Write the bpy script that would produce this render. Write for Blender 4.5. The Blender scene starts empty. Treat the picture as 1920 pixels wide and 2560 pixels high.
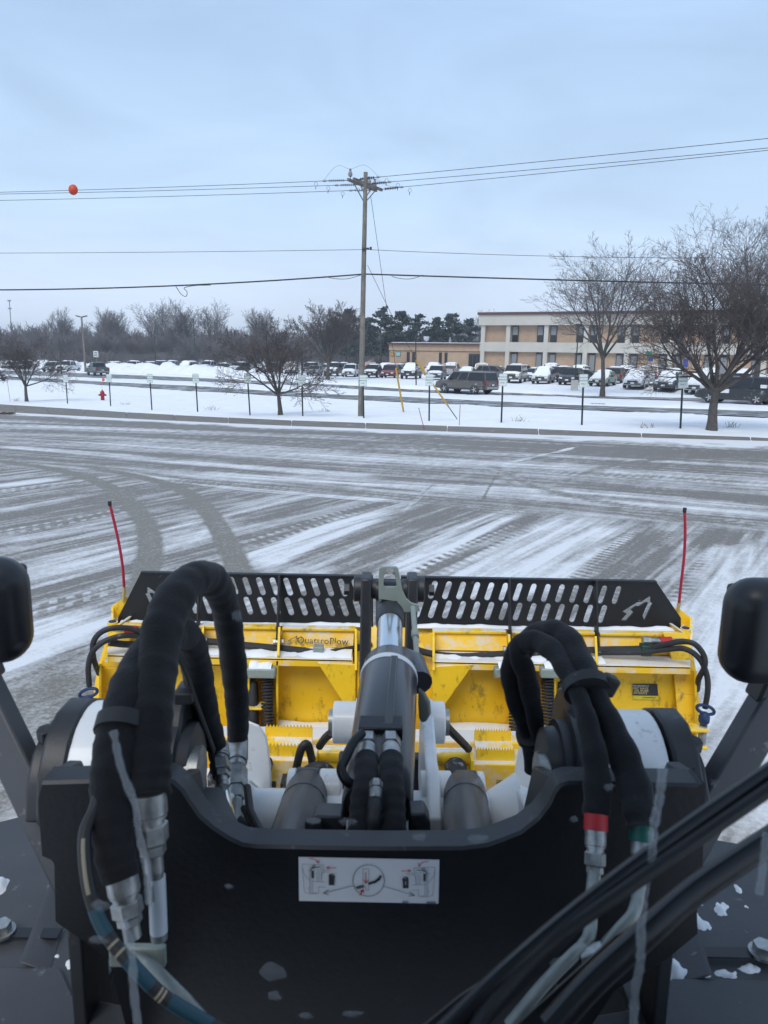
import bpy, bmesh, math, random
import numpy as np
from mathutils import Vector, Matrix
C = bpy.context.scene.collection
SC = bpy.context.scene
R = math.radians
rnd = random.Random(7)

# ------------------------------------------------------------------ camera
cam_d = bpy.data.cameras.new('camera'); cam = bpy.data.objects.new('camera', cam_d); C.objects.link(cam)
CAM = Vector((0, 0, 2.3)); PITCH, ROLL = 11.5, 1.0
M3 = Matrix.Rotation(R(90 - PITCH), 3, 'X') @ Matrix.Rotation(R(ROLL), 3, 'Z')
cam.matrix_world = Matrix.Translation(CAM) @ M3.to_4x4()
cam_d.sensor_fit = 'VERTICAL'; cam_d.sensor_height = 36.0; cam_d.lens = 1923 / 2560 * 36
cam_d.clip_start = 0.05; cam_d.clip_end = 3000
cam_d.dof.use_dof = True; cam_d.dof.focus_distance = 12.0; cam_d.dof.aperture_fstop = 9.0
SC.camera = cam

# ------------------------------------------------------------------ world, sun, exposure
W = bpy.data.worlds.new('World'); SC.world = W; W.use_nodes = True
nt = W.node_tree; nt.nodes.clear()
def N(nt, t, **kw):
    n = nt.nodes.new(t)
    for k, v in kw.items():
        if k.startswith('_'): setattr(n, k[1:], v)
        else: n.inputs[k.replace('__', ' ')].default_value = v
    return n
SUN_EL, SUN_AZ = 50, 200
sky = nt.nodes.new('ShaderNodeTexSky'); sky.sky_type = 'NISHITA'; sky.sun_disc = False
sky.sun_elevation = R(SUN_EL); sky.sun_rotation = R(SUN_AZ); sky.air_density = 1.2; sky.dust_density = 2.0
tc = nt.nodes.new('ShaderNodeTexCoord')
sep = nt.nodes.new('ShaderNodeSeparateXYZ'); nt.links.new(tc.outputs['Generated'], sep.inputs[0])
grad = nt.nodes.new('ShaderNodeValToRGB'); nt.links.new(sep.outputs['Z'], grad.inputs[0])
cr = grad.color_ramp
K = 1.0
def setramp(cr, stops):
    while len(cr.elements) > 1: cr.elements.remove(cr.elements[-1])
    cr.elements[0].position = stops[0][0]; cr.elements[0].color = (*stops[0][1], 1)
    for p, c in stops[1:]:
        e = cr.elements.new(p); e.color = (*c, 1)
setramp(cr, [(0.0, (.56, .655, .80)), (.06, (.525, .625, .78)), (.18, (.405, .54, .72)), (.32, (.335, .465, .65)), (.5, (.27, .395, .58)), (.75, (.30, .405, .565)), (1.0, (.34, .44, .59))])
mp = N(nt, 'ShaderNodeMapping'); mp.inputs['Scale'].default_value = (1.0, 1.0, 3.2); mp.inputs['Rotation'].default_value = (0, R(14), 0)
nt.links.new(tc.outputs['Generated'], mp.inputs[0])
cn = N(nt, 'ShaderNodeTexNoise', Scale=2.6, Detail=6.0, Roughness=.55, Distortion=.6); nt.links.new(mp.outputs[0], cn.inputs['Vector'])
cmap = N(nt, 'ShaderNodeMapRange'); cmap.inputs[1].default_value = .3; cmap.inputs[2].default_value = .7
cmap.inputs[3].default_value = .89; cmap.inputs[4].default_value = 1.10
nt.links.new(cn.outputs['Fac'], cmap.inputs[0])
cm = N(nt, 'ShaderNodeVectorMath', _operation='SCALE'); nt.links.new(grad.outputs[0], cm.inputs[0]); nt.links.new(cmap.outputs[0], cm.inputs['Scale'])
ck = N(nt, 'ShaderNodeVectorMath', _operation='SCALE'); ck.inputs['Scale'].default_value = 10.7   # overcast deck, brought to the sky texture's physical scale
nt.links.new(cm.outputs[0], ck.inputs[0])
mx = N(nt, 'ShaderNodeMix', _data_type='RGBA'); mx.inputs[0].default_value = .93
nt.links.new(sky.outputs[0], mx.inputs[6]); nt.links.new(ck.outputs[0], mx.inputs[7])
bg = nt.nodes.new('ShaderNodeBackground'); bg.inputs[1].default_value = .1; nt.links.new(mx.outputs[2], bg.inputs[0])
wo = nt.nodes.new('ShaderNodeOutputWorld'); nt.links.new(bg.outputs[0], wo.inputs[0])
sl = bpy.data.lights.new('sun', 'SUN'); sl.energy = 1.5; sl.angle = R(30); sl.color = (1, .96, .9)
so = bpy.data.objects.new('sun', sl); C.objects.link(so)
_sd = Vector((math.sin(R(SUN_AZ)) * math.cos(R(SUN_EL)), math.cos(R(SUN_AZ)) * math.cos(R(SUN_EL)), math.sin(R(SUN_EL))))
so.rotation_euler = (_sd).to_track_quat('Z', 'Y').to_euler()
vs = SC.view_settings; vs.view_transform = 'Standard'; vs.look = 'None'; vs.gamma = 1; vs.use_curve_mapping = False; vs.exposure = 0.50
SC.cycles.max_bounces = 6; SC.cycles.use_denoising = True

# ------------------------------------------------------------------ pixel rays (photo read at 1659 px wide)
S = 1920 / 1659
def ray(u, v):
    return M3 @ Vector(((u * S - 960) / 1923, -(v * S - 1280) / 1923, -1))
def pd(u, v, s): return CAM + ray(u, v) * s                 # by depth
def py(u, v, Y):                                             # by forward distance
    d = ray(u, v); return CAM + d * (Y / d.y)
_ZY = [0, 22, 28, 40, 51, 67, 76, 95, 120, 200, 3000]
_ZV = [0, 0, -.15, -.5, -.85, -1.05, -.62, -.6, -.6, -.3, 0]
def tz(X, Y):
    X = np.clip(X, -70, 70)
    k = np.interp(Y, [0, 9, 24, 150, 400], [0, 0, .016, .016, 0])
    return np.interp(Y, _ZY, _ZV) + k * X
def gh(u, v, dz=0.0):                                        # where the ray of a pixel meets the ground
    d = ray(u, v); lo, hi = 1.0, 600.0
    f = lambda s: (CAM.z + d.z * s) - (float(tz(d.x * s, d.y * s)) + dz)
    s, step = 1.5, .25
    while s < 600 and f(s) > 0: s += step; step *= 1.01
    lo, hi = s - step, s
    for _ in range(30):
        m = (lo + hi) / 2
        if f(m) > 0: lo = m
        else: hi = m
    p = CAM + d * hi; p.z = float(tz(p.x, p.y)) + dz
    return p
def srcg(x, y, dz=0.0): return gh(x / S, y / S, dz)

# ------------------------------------------------------------------ materials
MATS = {}
def mat(name, col, rough=.5, metal=0.0, var=.12, vscale=6.0, bump=0.0, bscale=60.0, coat=0.0, dirt=None, snow=None, spec=.5, sheen=0.0):
    """dirt = (colour, amount 0..1, scale, stretch z); snow = amount lying on up-facing faces"""
    m = bpy.data.materials.new(name); m.use_nodes = True; t = m.node_tree; L = t.links
    b = t.nodes['Principled BSDF']
    b.inputs['Roughness'].default_value = rough; b.inputs['Metallic'].default_value = metal
    b.inputs['Coat Weight'].default_value = coat; b.inputs['Coat Roughness'].default_value = .12
    b.inputs['Specular IOR Level'].default_value = spec; b.inputs['Sheen Weight'].default_value = sheen
    o = N(t, 'ShaderNodeTexCoord')
    n = N(t, 'ShaderNodeTexNoise', Scale=vscale, Detail=4.0, Roughness=.6); L.new(o.outputs['Object'], n.inputs['Vector'])
    r = t.nodes.new('ShaderNodeValToRGB'); L.new(n.outputs['Fac'], r.inputs[0])
    setramp(r.color_ramp, [(.3, tuple(c * (1 - var) for c in col)), (.7, tuple(min(1, c * (1 + var)) for c in col))])
    out = r.outputs[0]; rv = None
    if dirt:
        dc, amt, sc, st = dirt
        mpn = N(t, 'ShaderNodeMapping'); mpn.inputs['Scale'].default_value = (1, 1, st); L.new(o.outputs['Object'], mpn.inputs[0])
        dn = N(t, 'ShaderNodeTexNoise', Scale=sc, Detail=6.0, Roughness=.72); L.new(mpn.outputs[0], dn.inputs['Vector'])
        mr = N(t, 'ShaderNodeMapRange', _clamp=True); mr.inputs[1].default_value = .5 - amt * .25 + .06; mr.inputs[2].default_value = .5 - amt * .25 + .2
        mr.inputs[4].default_value = .85
        L.new(dn.outputs['Fac'], mr.inputs[0])
        q = N(t, 'ShaderNodeMix', _data_type='RGBA'); L.new(mr.outputs[0], q.inputs[0]); L.new(out, q.inputs[6]); q.inputs[7].default_value = (*dc, 1)
        out = q.outputs[2]
    if snow:
        g = N(t, 'ShaderNodeNewGeometry'); sp = N(t, 'ShaderNodeSeparateXYZ'); L.new(g.outputs['Normal'], sp.inputs[0])
        sn = N(t, 'ShaderNodeTexNoise', Scale=9.0, Detail=7.0, Roughness=.7); L.new(o.outputs['Object'], sn.inputs['Vector'])
        a = N(t, 'ShaderNodeMath', _operation='MULTIPLY_ADD'); L.new(sn.outputs['Fac'], a.inputs[0]); a.inputs[1].default_value = 1.3; L.new(sp.outputs['Z'], a.inputs[2])
        mr = N(t, 'ShaderNodeMapRange', _clamp=True); mr.inputs[1].default_value = 1.62 - snow * .5; mr.inputs[2].default_value = 1.8 - snow * .5
        L.new(a.outputs[0], mr.inputs[0])
        q = N(t, 'ShaderNodeMix', _data_type='RGBA'); L.new(mr.outputs[0], q.inputs[0]); L.new(out, q.inputs[6]); q.inputs[7].default_value = (.7, .71, .72, 1)
        out = q.outputs[2]
    L.new(out, b.inputs['Base Color'])
    if bump:
        bn = N(t, 'ShaderNodeTexNoise', Scale=bscale, Detail=4.0); L.new(o.outputs['Object'], bn.inputs['Vector'])
        bb = N(t, 'ShaderNodeBump', Strength=bump, Distance=.01); L.new(bn.outputs['Fac'], bb.inputs['Height']); L.new(bb.outputs[0], b.inputs['Normal'])
    rn = N(t, 'ShaderNodeMapRange'); rn.inputs[3].default_value = max(0, rough - .08); rn.inputs[4].default_value = min(1, rough + .1)
    L.new(n.outputs['Fac'], rn.inputs[0]); L.new(rn.outputs[0], b.inputs['Roughness'])
    MATS[name] = m
    return m
m_snow = mat('snow', (.80, .82, .85), .75, var=.05, vscale=1.2, bump=.35, bscale=14)
m_road = mat('road_asphalt', (.11, .11, .108), .7, var=.2, vscale=1.5, dirt=((.45, .46, .48), .35, .8, 1), bump=.2, bscale=40)
m_conc = mat('concrete', (.17, .155, .135), .8, var=.18, vscale=1.2, dirt=((.45, .45, .45), -.1, 2.0, 1), bump=.2)
m_black = mat('black_paint', (.0045, .0055, .0075), .42, var=.3, vscale=5, dirt=((.035, .038, .043), -.42, 26, .6), bump=.07, bscale=90, spec=.35)
m_edge = mat('grey_black_paint', (.022, .024, .028), .45, var=.3, vscale=8, dirt=((.12, .12, .125), -.18, 24, .5), bump=.05, bscale=120)
m_fend = mat('fender_plate', (.048, .051, .058), .5, var=.25, vscale=3, dirt=((.3, .31, .33), -.25, 22, 1), bump=.06, bscale=120)
m_plowb = mat('black_plow_steel', (.006, .0065, .008), .5, var=.3, dirt=((.3, .31, .33), -.35, 18, 1), bump=.05, bscale=100)
m_yel = mat('yellow_paint', (.84, .53, .016), .42, var=.10, vscale=3, dirt=((.20, .13, .03), .06, 17, .45), snow=.12, bump=.06, bscale=60, coat=.15)
m_yels = mat('yellow_paint_salted', (.86, .52, .02), .5, var=.07, vscale=3, dirt=((.66, .62, .54), .32, 8, 1.3), snow=.35, bump=.08, bscale=60)
m_white = mat('white_paint', (.75, .77, .78), .4, var=.07, dirt=((.22, .21, .19), -.2, 20, .7), coat=.3)
m_cyl = mat('cylinder_grey', (.028, .031, .037), .3, var=.15, dirt=((.10, .10, .10), -.2, 14, 1), coat=.35)
m_cyl2 = mat('cylinder_dark_grey', (.024, .027, .033), .42, var=.2, dirt=((.10, .10, .10), -.2, 14, 1), spec=.5, coat=.15)
m_chrome = mat('chrome', (.72, .74, .77), .16, 1.0, var=.06)
m_zinc = mat('zinc_steel', (.36, .37, .365), .42, .85, var=.3, vscale=40, bump=.08, dirt=((.12, .115, .105), -.1, 45, 1))
m_pipe = mat('pipe_steel', (.22, .235, .22), .42, .5, var=.2, vscale=30, dirt=((.1, .1, .09), -.1, 40, 1))
m_greenzinc = mat('pale_green_steel', (.26, .30, .27), .5, .2, var=.1, vscale=14, dirt=((.2, .22, .2), .1, 20, 1))
m_fabric = mat('black_fabric', (.0095, .010, .012), .85, var=.4, vscale=14, dirt=((.035, .035, .038), -.35, 30, 1), bump=.22, bscale=240, sheen=.10, spec=.25)
m_rubber = mat('black_rubber', (.016, .0165, .018), .55, var=.3, vscale=20, dirt=((.4, .4, .42), -.35, 20, 1))
m_lamp = mat('black_plastic', (.008, .009, .012), .38, var=.15, bump=.03, bscale=300)
m_teal = mat('teal_sleeve', (.008, .05, .075), .5)
m_red = mat('red_paint', (.42, .015, .02), .45)
m_redrod = mat('red_marker', (.36, .006, .03), .45)
m_grn = mat('green_band', (.004, .10, .075), .45)
m_blue = mat('blue_handle', (.012, .03, .095), .4)
m_stick = mat('sticker_white', (.60, .63, .66), .45, var=.04)
m_ink = mat('sticker_ink', (.03, .033, .04), .6)
m_inkred = mat('sticker_red', (.5, .03, .05), .6)
m_bark = mat('bark', (.085, .075, .070), .9, var=.35, vscale=9, bump=.8, bscale=22)
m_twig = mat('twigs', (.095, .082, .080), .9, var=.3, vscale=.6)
m_fartwig = mat('far_twigs', (.155, .143, .15), .95, var=.3, vscale=.25)  # paler and greyer than near twigs: distance haze painted into the colour
m_pine = mat('pine_needles', (.045, .062, .058), .9, var=.45, vscale=.8)
m_wood = mat('weathered_wood', (.20, .18, .155), .85, var=.3, vscale=3, dirt=((.10, .09, .08), .4, 6, .06), bump=.3, bscale=30)
m_wire = mat('wire', (.03, .031, .034), .6)
m_cable = mat('telephone_cable', (.012, .012, .014), .6)
m_ins = mat('grey_insulator', (.22, .225, .24), .35)
m_insd = mat('brown_insulator', (.05, .045, .045), .35)
m_orange = mat('orange_ball', (.62, .055, .012), .5)
m_signg = mat('green_sign_ink', (.03, .19, .12), .5)
m_signw = mat('sign_white', (.66, .70, .70), .4, var=.06)
m_post = mat('dark_green_post', (.012, .022, .020), .5)
m_brick = mat('tan_brick', (.41, .29, .20), .85, var=.10, vscale=1.2, dirt=((.24, .14, .09), -.12, .9, 5))
m_panel = mat('pale_concrete', (.50, .48, .43), .8, var=.08, vscale=.5)
m_fascia = mat('brown_fascia', (.10, .045, .04), .6)
m_glassd = mat('dark_glass', (.014, .016, .02), .12, var=.1)
m_frame = mat('dark_frame', (.04, .04, .042), .5)
m_tyre = mat('tyre', (.018, .018, .019), .8, dirt=((.4, .4, .4), -.2, 8, 1))
m_rim = mat('alloy_rim', (.5, .51, .53), .3, .9)
m_trim = mat('dark_trim', (.03, .031, .034), .5)
m_head = mat('headlight_lens', (.7, .72, .75), .15)
m_tail = mat('tail_light', (.38, .012, .015), .25)
m_plate = mat('licence_plate', (.65, .66, .68), .5)
m_yguard = mat('yellow_guard', (.46, .28, .03), .55)
m_hyd = mat('hydrant_red', (.33, .012, .015), .5)
m_rust = mat('rusty_iron', (.085, .045, .035), .85)
m_grass = mat('dead_stems', (.17, .12, .07), .9)

# ------------------------------------------------------------------ mesh helpers
class MB:
    def __init__(s): s.v = []; s.f = []
    def add(s, vs, fs):
        o = len(s.v); s.v += [tuple(p) for p in vs]; s.f += [tuple(i + o for i in f) for f in fs]; return s
    def box(s, c, d, rot=None):
        x, y, z = (k / 2 for k in d); c = Vector(c)
        P = [Vector(q) for q in ((-x,-y,-z),(x,-y,-z),(x,y,-z),(-x,y,-z),(-x,-y,z),(x,-y,z),(x,y,z),(-x,y,z))]
        if rot is not None: P = [rot @ q for q in P]
        return s.add([c + q for q in P], [(0,3,2,1),(4,5,6,7),(0,1,5,4),(1,2,6,5),(2,3,7,6),(3,0,4,7)])
    def bar(s, a, b, w, h, up=(0, 0, 1)):
        a, b = Vector(a), Vector(b); d = (b - a); l = d.length; y = d.normalized(); x = y.cross(Vector(up)).normalized(); z = x.cross(y)
        m = Matrix((x, y, z)).transposed(); return s.box((a + b) / 2, (w, l, h), m)
    def tube(s, path, r, n=12, cap=True, flat=None):
        P = [Vector(p) for p in path]; k = len(P)
        rr = r if isinstance(r, (list, tuple)) else [r] * k
        T = [((P[min(i + 1, k - 1)] - P[max(i - 1, 0)]).normalized()) for i in range(k)]
        up = Vector((0, 0, 1)) if abs(T[0].z) < .9 else Vector((1, 0, 0))
        if flat: up = Vector(flat[1])
        x = T[0].cross(up).normalized(); vs = []
        for i in range(k):
            x = (x - T[i] * x.dot(T[i])).normalized(); y = T[i].cross(x)
            for j in range(n):
                a = 2 * math.pi * j / n
                vs.append(P[i] + (x * math.cos(a) * (flat[0] if flat else 1) + y * math.sin(a)) * rr[i])
        fs = [(i * n + j, i * n + (j + 1) % n, (i + 1) * n + (j + 1) % n, (i + 1) * n + j) for i in range(k - 1) for j in range(n)]
        if cap: fs += [tuple(range(n))[::-1], tuple(range((k - 1) * n, k * n))]
        return s.add(vs, fs)
    def cyl(s, a, b, r, r2=None, n=24): return s.tube([a, b], [r, r if r2 is None else r2], n)
    def lathe(s, a, d, prof, n=20):          # prof = [(distance along, radius)]
        a, d = Vector(a), Vector(d).normalized()
        return s.tube2([a + d * t for t, _ in prof], [max(q, 1e-4) for _, q in prof], d, n)
    def tube2(s, P, rr, d, n):
        up = Vector((0, 0, 1)) if abs(d.z) < .9 else Vector((1, 0, 0)); x = d.cross(up).normalized(); y = d.cross(x); k = len(P)
        vs = [P[i] + (x * math.cos(2 * math.pi * j / n) + y * math.sin(2 * math.pi * j / n)) * rr[i] for i in range(k) for j in range(n)]
        fs = [(i * n + j, i * n + (j + 1) % n, (i + 1) * n + (j + 1) % n, (i + 1) * n + j) for i in range(k - 1) for j in range(n)]
        fs += [tuple(range(n))[::-1], tuple(range((k - 1) * n, k * n))]
        return s.add(vs, fs)
    def prism(s, poly, ax):                   # poly: 3d points, ax: extrusion vector
        P = [Vector(p) for p in poly]; n = len(P); a = Vector(ax)
        return s.add(P + [p + a for p in P], [tuple(range(n))[::-1], tuple(range(n, 2 * n))] + [(i, (i + 1) % n, n + (i + 1) % n, n + i) for i in range(n)])
    def quad(s, *P): return s.add(P, [tuple(range(len(P)))])
    def sphere(s, c, r, n=12, sc=(1, 1, 1)):
        c = Vector(c); vs, fs = [], []
        h = n // 2
        for i in range(h + 1):
            t = math.pi * i / h
            for j in range(n):
                a = 2 * math.pi * j / n
                vs.append(c + Vector((math.sin(t) * math.cos(a) * sc[0], math.sin(t) * math.sin(a) * sc[1], math.cos(t) * sc[2])) * r)
        for i in range(h):
            for j in range(n): fs.append((i * n + j, (i + 1) * n + j, (i + 1) * n + (j + 1) % n, i * n + (j + 1) % n))
        return s.add(vs, fs)
def woff(o):
    v = Vector((0, 0, 0))
    while o is not None: v += o.location; o = o.parent
    return v
def mesh_of(mb, m, name, off=Vector((0, 0, 0)), smooth=True):
    me = bpy.data.meshes.new(name)
    me.from_pydata([(p[0] - off.x, p[1] - off.y, p[2] - off.z) for p in mb.v], [], mb.f)
    bm = bmesh.new(); bm.from_mesh(me); bmesh.ops.recalc_face_normals(bm, faces=bm.faces); bm.to_mesh(me); bm.free()
    if m: me.materials.append(m)
    if smooth:
        for p in me.polygons: p.use_smooth = True
        me.set_sharp_from_angle(angle=R(35))
    return me
def obj(name, mb, m, parent=None, bevel=0.0, smooth=True, label=None):
    me = mb if isinstance(mb, bpy.types.Mesh) else mesh_of(mb, m, name, woff(parent) if parent else Vector((0, 0, 0)), smooth)
    o = bpy.data.objects.new(name, me); C.objects.link(o)
    if parent: o.parent = parent
    if bevel:
        b = o.modifiers.new('bevel', 'BEVEL'); b.width = bevel; b.segments = 2; b.limit_method = 'ANGLE'; b.angle_limit = R(40)
    if label: o['label'] = label
    return o
def tag(o, label, cat, group=None):
    o['label'] = label; o['category'] = cat
    if group: o['group'] = group
    return o
def thing(name, label, cat, loc=(0, 0, 0), rz=0.0, group=None):
    o = bpy.data.objects.new(name, None); C.objects.link(o); o.location = loc; o.rotation_euler = (0, 0, rz); o.empty_display_size = .3
    return tag(o, label, cat, group)
def struct(name, mb, m, parent=None, smooth=True):
    o = obj(name, mb, m, parent, smooth=smooth)
    if not parent: o['kind'] = 'structure'
    return o
def dup(root, loc, rz, label, group=None):
    r = root.copy(); C.objects.link(r); r.location = loc; r.rotation_euler = (0, 0, rz); r['label'] = label
    if group: r['group'] = group
    for ch in list(root.children):
        c = ch.copy(); C.objects.link(c); c.parent = r
        for g in list(ch.children):
            d = g.copy(); C.objects.link(d); d.parent = c
    return r
def spline(pts, k=6):                          # Catmull-Rom through points
    P = [Vector(p) for p in pts]; P = [P[0] * 2 - P[1]] + P + [P[-1] * 2 - P[-2]]; out = []
    for i in range(1, len(P) - 2):
        for j in range(k):
            t = j / k; a, b, c, d = P[i - 1], P[i], P[i + 1], P[i + 2]
            out.append(.5 * ((2 * b) + (c - a) * t + (2 * a - 5 * b + 4 * c - d) * t * t + (3 * b - 3 * c + d - a) * t ** 3))
    out.append(P[-2]); return out
def plate2d(loops, o, ex, ey, th, name, m, off):   # sheet with holes: 2-D loops placed in the plane o + a*ex + b*ey, thickness th
    cu = bpy.data.curves.new(name, 'CURVE'); cu.dimensions = '2D'; cu.fill_mode = 'BOTH'; cu.extrude = th / 2
    for lp in loops:
        sp = cu.splines.new('POLY'); sp.points.add(len(lp) - 1); sp.use_cyclic_u = True
        for q, (a, b) in zip(sp.points, lp): q.co = (a, b, 0, 1)
    t = bpy.data.objects.new('tmp', cu); C.objects.link(t)
    me = bpy.data.meshes.new_from_object(t.evaluated_get(bpy.context.evaluated_depsgraph_get()))
    bpy.data.objects.remove(t)
    ex, ey = Vector(ex), Vector(ey); ez = ex.cross(ey).normalized(); Mx = Matrix((ex, ey, ez)).transposed().to_4x4(); Mx.translation = Vector(o) - off
    me.transform(Mx); me.materials.clear(); me.materials.append(m); me.name = name
    return me
def text_mesh(txt, size, m, name='lettering', align='CENTER', spacing=1.0, shear=0.0):
    cu = bpy.data.curves.new(name, 'FONT'); cu.body = txt; cu.size = size; cu.align_x = align; cu.align_y = 'CENTER'; cu.space_character = spacing; cu.shear = shear
    cu.offset = size * .012; cu.resolution_u = 3; cu.space_line = .82
    t = bpy.data.objects.new('tmp', cu); C.objects.link(t)
    me = bpy.data.meshes.new_from_object(t.evaluated_get(bpy.context.evaluated_depsgraph_get()))
    bpy.data.objects.remove(t); me.materials.clear(); me.materials.append(m); me.name = name
    return me
def strokes2d(lines, w):                       # flat printed lines -> (verts2d, faces)
    vs, fs = [], []
    for ln in lines:
        ww = w
        if isinstance(ln[-1], float): ww = ln[-1]; ln = ln[:-1]
        for a, b in zip(ln[:-1], ln[1:]):
            a, b = Vector(a), Vector(b); d = (b - a)
            if d.length < 1e-9: continue
            d.normalize(); nn = Vector((-d.y, d.x)) * ww / 2; e = d * ww / 2; o = len(vs)
            vs += [a - e + nn, a - e - nn, b + e - nn, b + e + nn]; fs.append((o, o + 1, o + 2, o + 3))
    return vs, fs
# ================================================================== GROUND
def vnoise(x, y, seed=0):
    xi = np.floor(x).astype(np.int64); yi = np.floor(y).astype(np.int64); fx = x - xi; fy = y - yi
    fx = fx * fx * (3 - 2 * fx); fy = fy * fy * (3 - 2 * fy)
    def h(a, b):
        n = (a * 374761393 + b * 668265263 + seed * 982451653) & 0x7fffffff
        n = ((n ^ (n >> 13)) * 1274126177) & 0x7fffffff
        return ((n ^ (n >> 16)) & 0xffff) / 65535.0
    return (h(xi, yi) * (1 - fx) + h(xi + 1, yi) * fx) * (1 - fy) + (h(xi, yi + 1) * (1 - fx) + h(xi + 1, yi + 1) * fx) * fy
def fbm(x, y, seed=0, o=4):
    t = 0; a = .5; 
    for i in range(o): t = t + a * vnoise(x * 2 ** i, y * 2 ** i, seed + i); a *= .5
    return t / (1 - .5 ** o)
def grid_mesh(name, X, Y, Z, m, keep=None):
    r, c = X.shape; me = bpy.data.meshes.new(name)
    idx = np.arange(r * c).reshape(r, c)
    q = np.stack([idx[:-1, :-1], idx[:-1, 1:], idx[1:, 1:], idx[1:, :-1]], -1).reshape(-1, 4)
    if keep is not None: q = q[keep(q)]
    me.vertices.add(r * c); me.vertices.foreach_set('co', np.stack([X, Y, Z], -1).astype(np.float32).ravel())
    me.loops.add(q.size); me.loops.foreach_set('vertex_index', q.ravel().astype(np.int32))
    me.polygons.add(len(q)); me.polygons.foreach_set('loop_start', np.arange(0, q.size, 4, dtype=np.int32)); me.polygons.foreach_set('loop_total', np.full(len(q), 4, dtype=np.int32))
    me.update(); me.validate(); me.materials.append(m); me.polygons.foreach_set('use_smooth', np.ones(len(me.polygons), dtype=bool))
    return me
def top(name, me, label=None, cat=None, kind='structure'):
    o = bpy.data.objects.new(name, me); C.objects.link(o)
    if kind: o['kind'] = kind
    if label: tag(o, label, cat)
    return o
# kerb line between lot and pavement (walk), as world x -> y
_near = [srcg(*p) for p in ((0, 1031), (300, 1047), (640, 1063), (960, 1075), (1280, 1087), (1600, 1096), (1920, 1105))]
_far = [srcg(*p, .04) for p in ((0, 1010), (300, 1029), (640, 1046.5), (960, 1058.5), (1280, 1069.5), (1600, 1082), (1920, 1094))]
def ext(P):
    a, b = P[0], P[1]; c, d = P[-2], P[-1]
    return [a + (a - b) * 4] + P + [d + (d - c) * 3]
_near, _far = ext(_near), ext(_far)
NX = [p.x for p in _near]; NY = [p.y for p in _near]; FX = [p.x for p in _far]; FY = [p.y for p in _far]
kerb_y = lambda X: np.interp(X, NX, NY)
walk_y = lambda X: np.interp(X, FX, FY)
# ---- the lot: a sheet with its snow cover as an attribute
rows = np.concatenate([1 / np.linspace(1 / .6, 1 / 4.4, 110), 1 / np.linspace(1 / 4.43, 1 / 46, 640)])
cols = np.tan(np.linspace(-.95, .95, 820) * .85); 
GY, GA = np.meshgrid(rows, cols, indexing='ij'); GX = GA * np.maximum(GY, 2.2)
cover = np.full(GX.shape, .3); gravel = np.zeros(GX.shape)
def frame(ang): c, s_ = math.cos(R(ang)), math.sin(R(ang)); return GX * s_ + GY * c, GX * c - GY * s_       # along, across for a heading (deg right of forward)
al, ac = frame(33)                      # passes in the foreground
st = fbm(al * .12, ac * 2.3, 3, 4) * .5 + fbm(al * .45, ac * 9.5, 5, 3) * .5
low = .27 + (st - .5) * 1.9
al2, ac2 = frame(112)                   # passes along the kerb
st2 = fbm(al2 * .05, ac2 * 1.1, 11, 4) * .5 + fbm(al2 * .2, ac2 * 5.5, 13, 4) * .5
up = .40 + (st2 - .5) * 2.1
bnd = [gh(u, v) for u, v in ((-300, 960), (0, 1003), (270, 1030), (560, 1063), (880, 1087), (1080, 1108), (1400, 1130), (1659, 1150), (2100, 1185))]
by = np.interp(GX, [p.x for p in bnd], [p.y for p in bnd])
w = np.clip((GY - by) / .7 + .5 + (fbm(GX * .6, GY * .6, 2, 3) - .5) * .8, 0, 1)
cover = low * (1 - w) + up * w
wet = np.clip((GY - by) / 3, 0, 1)
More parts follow.
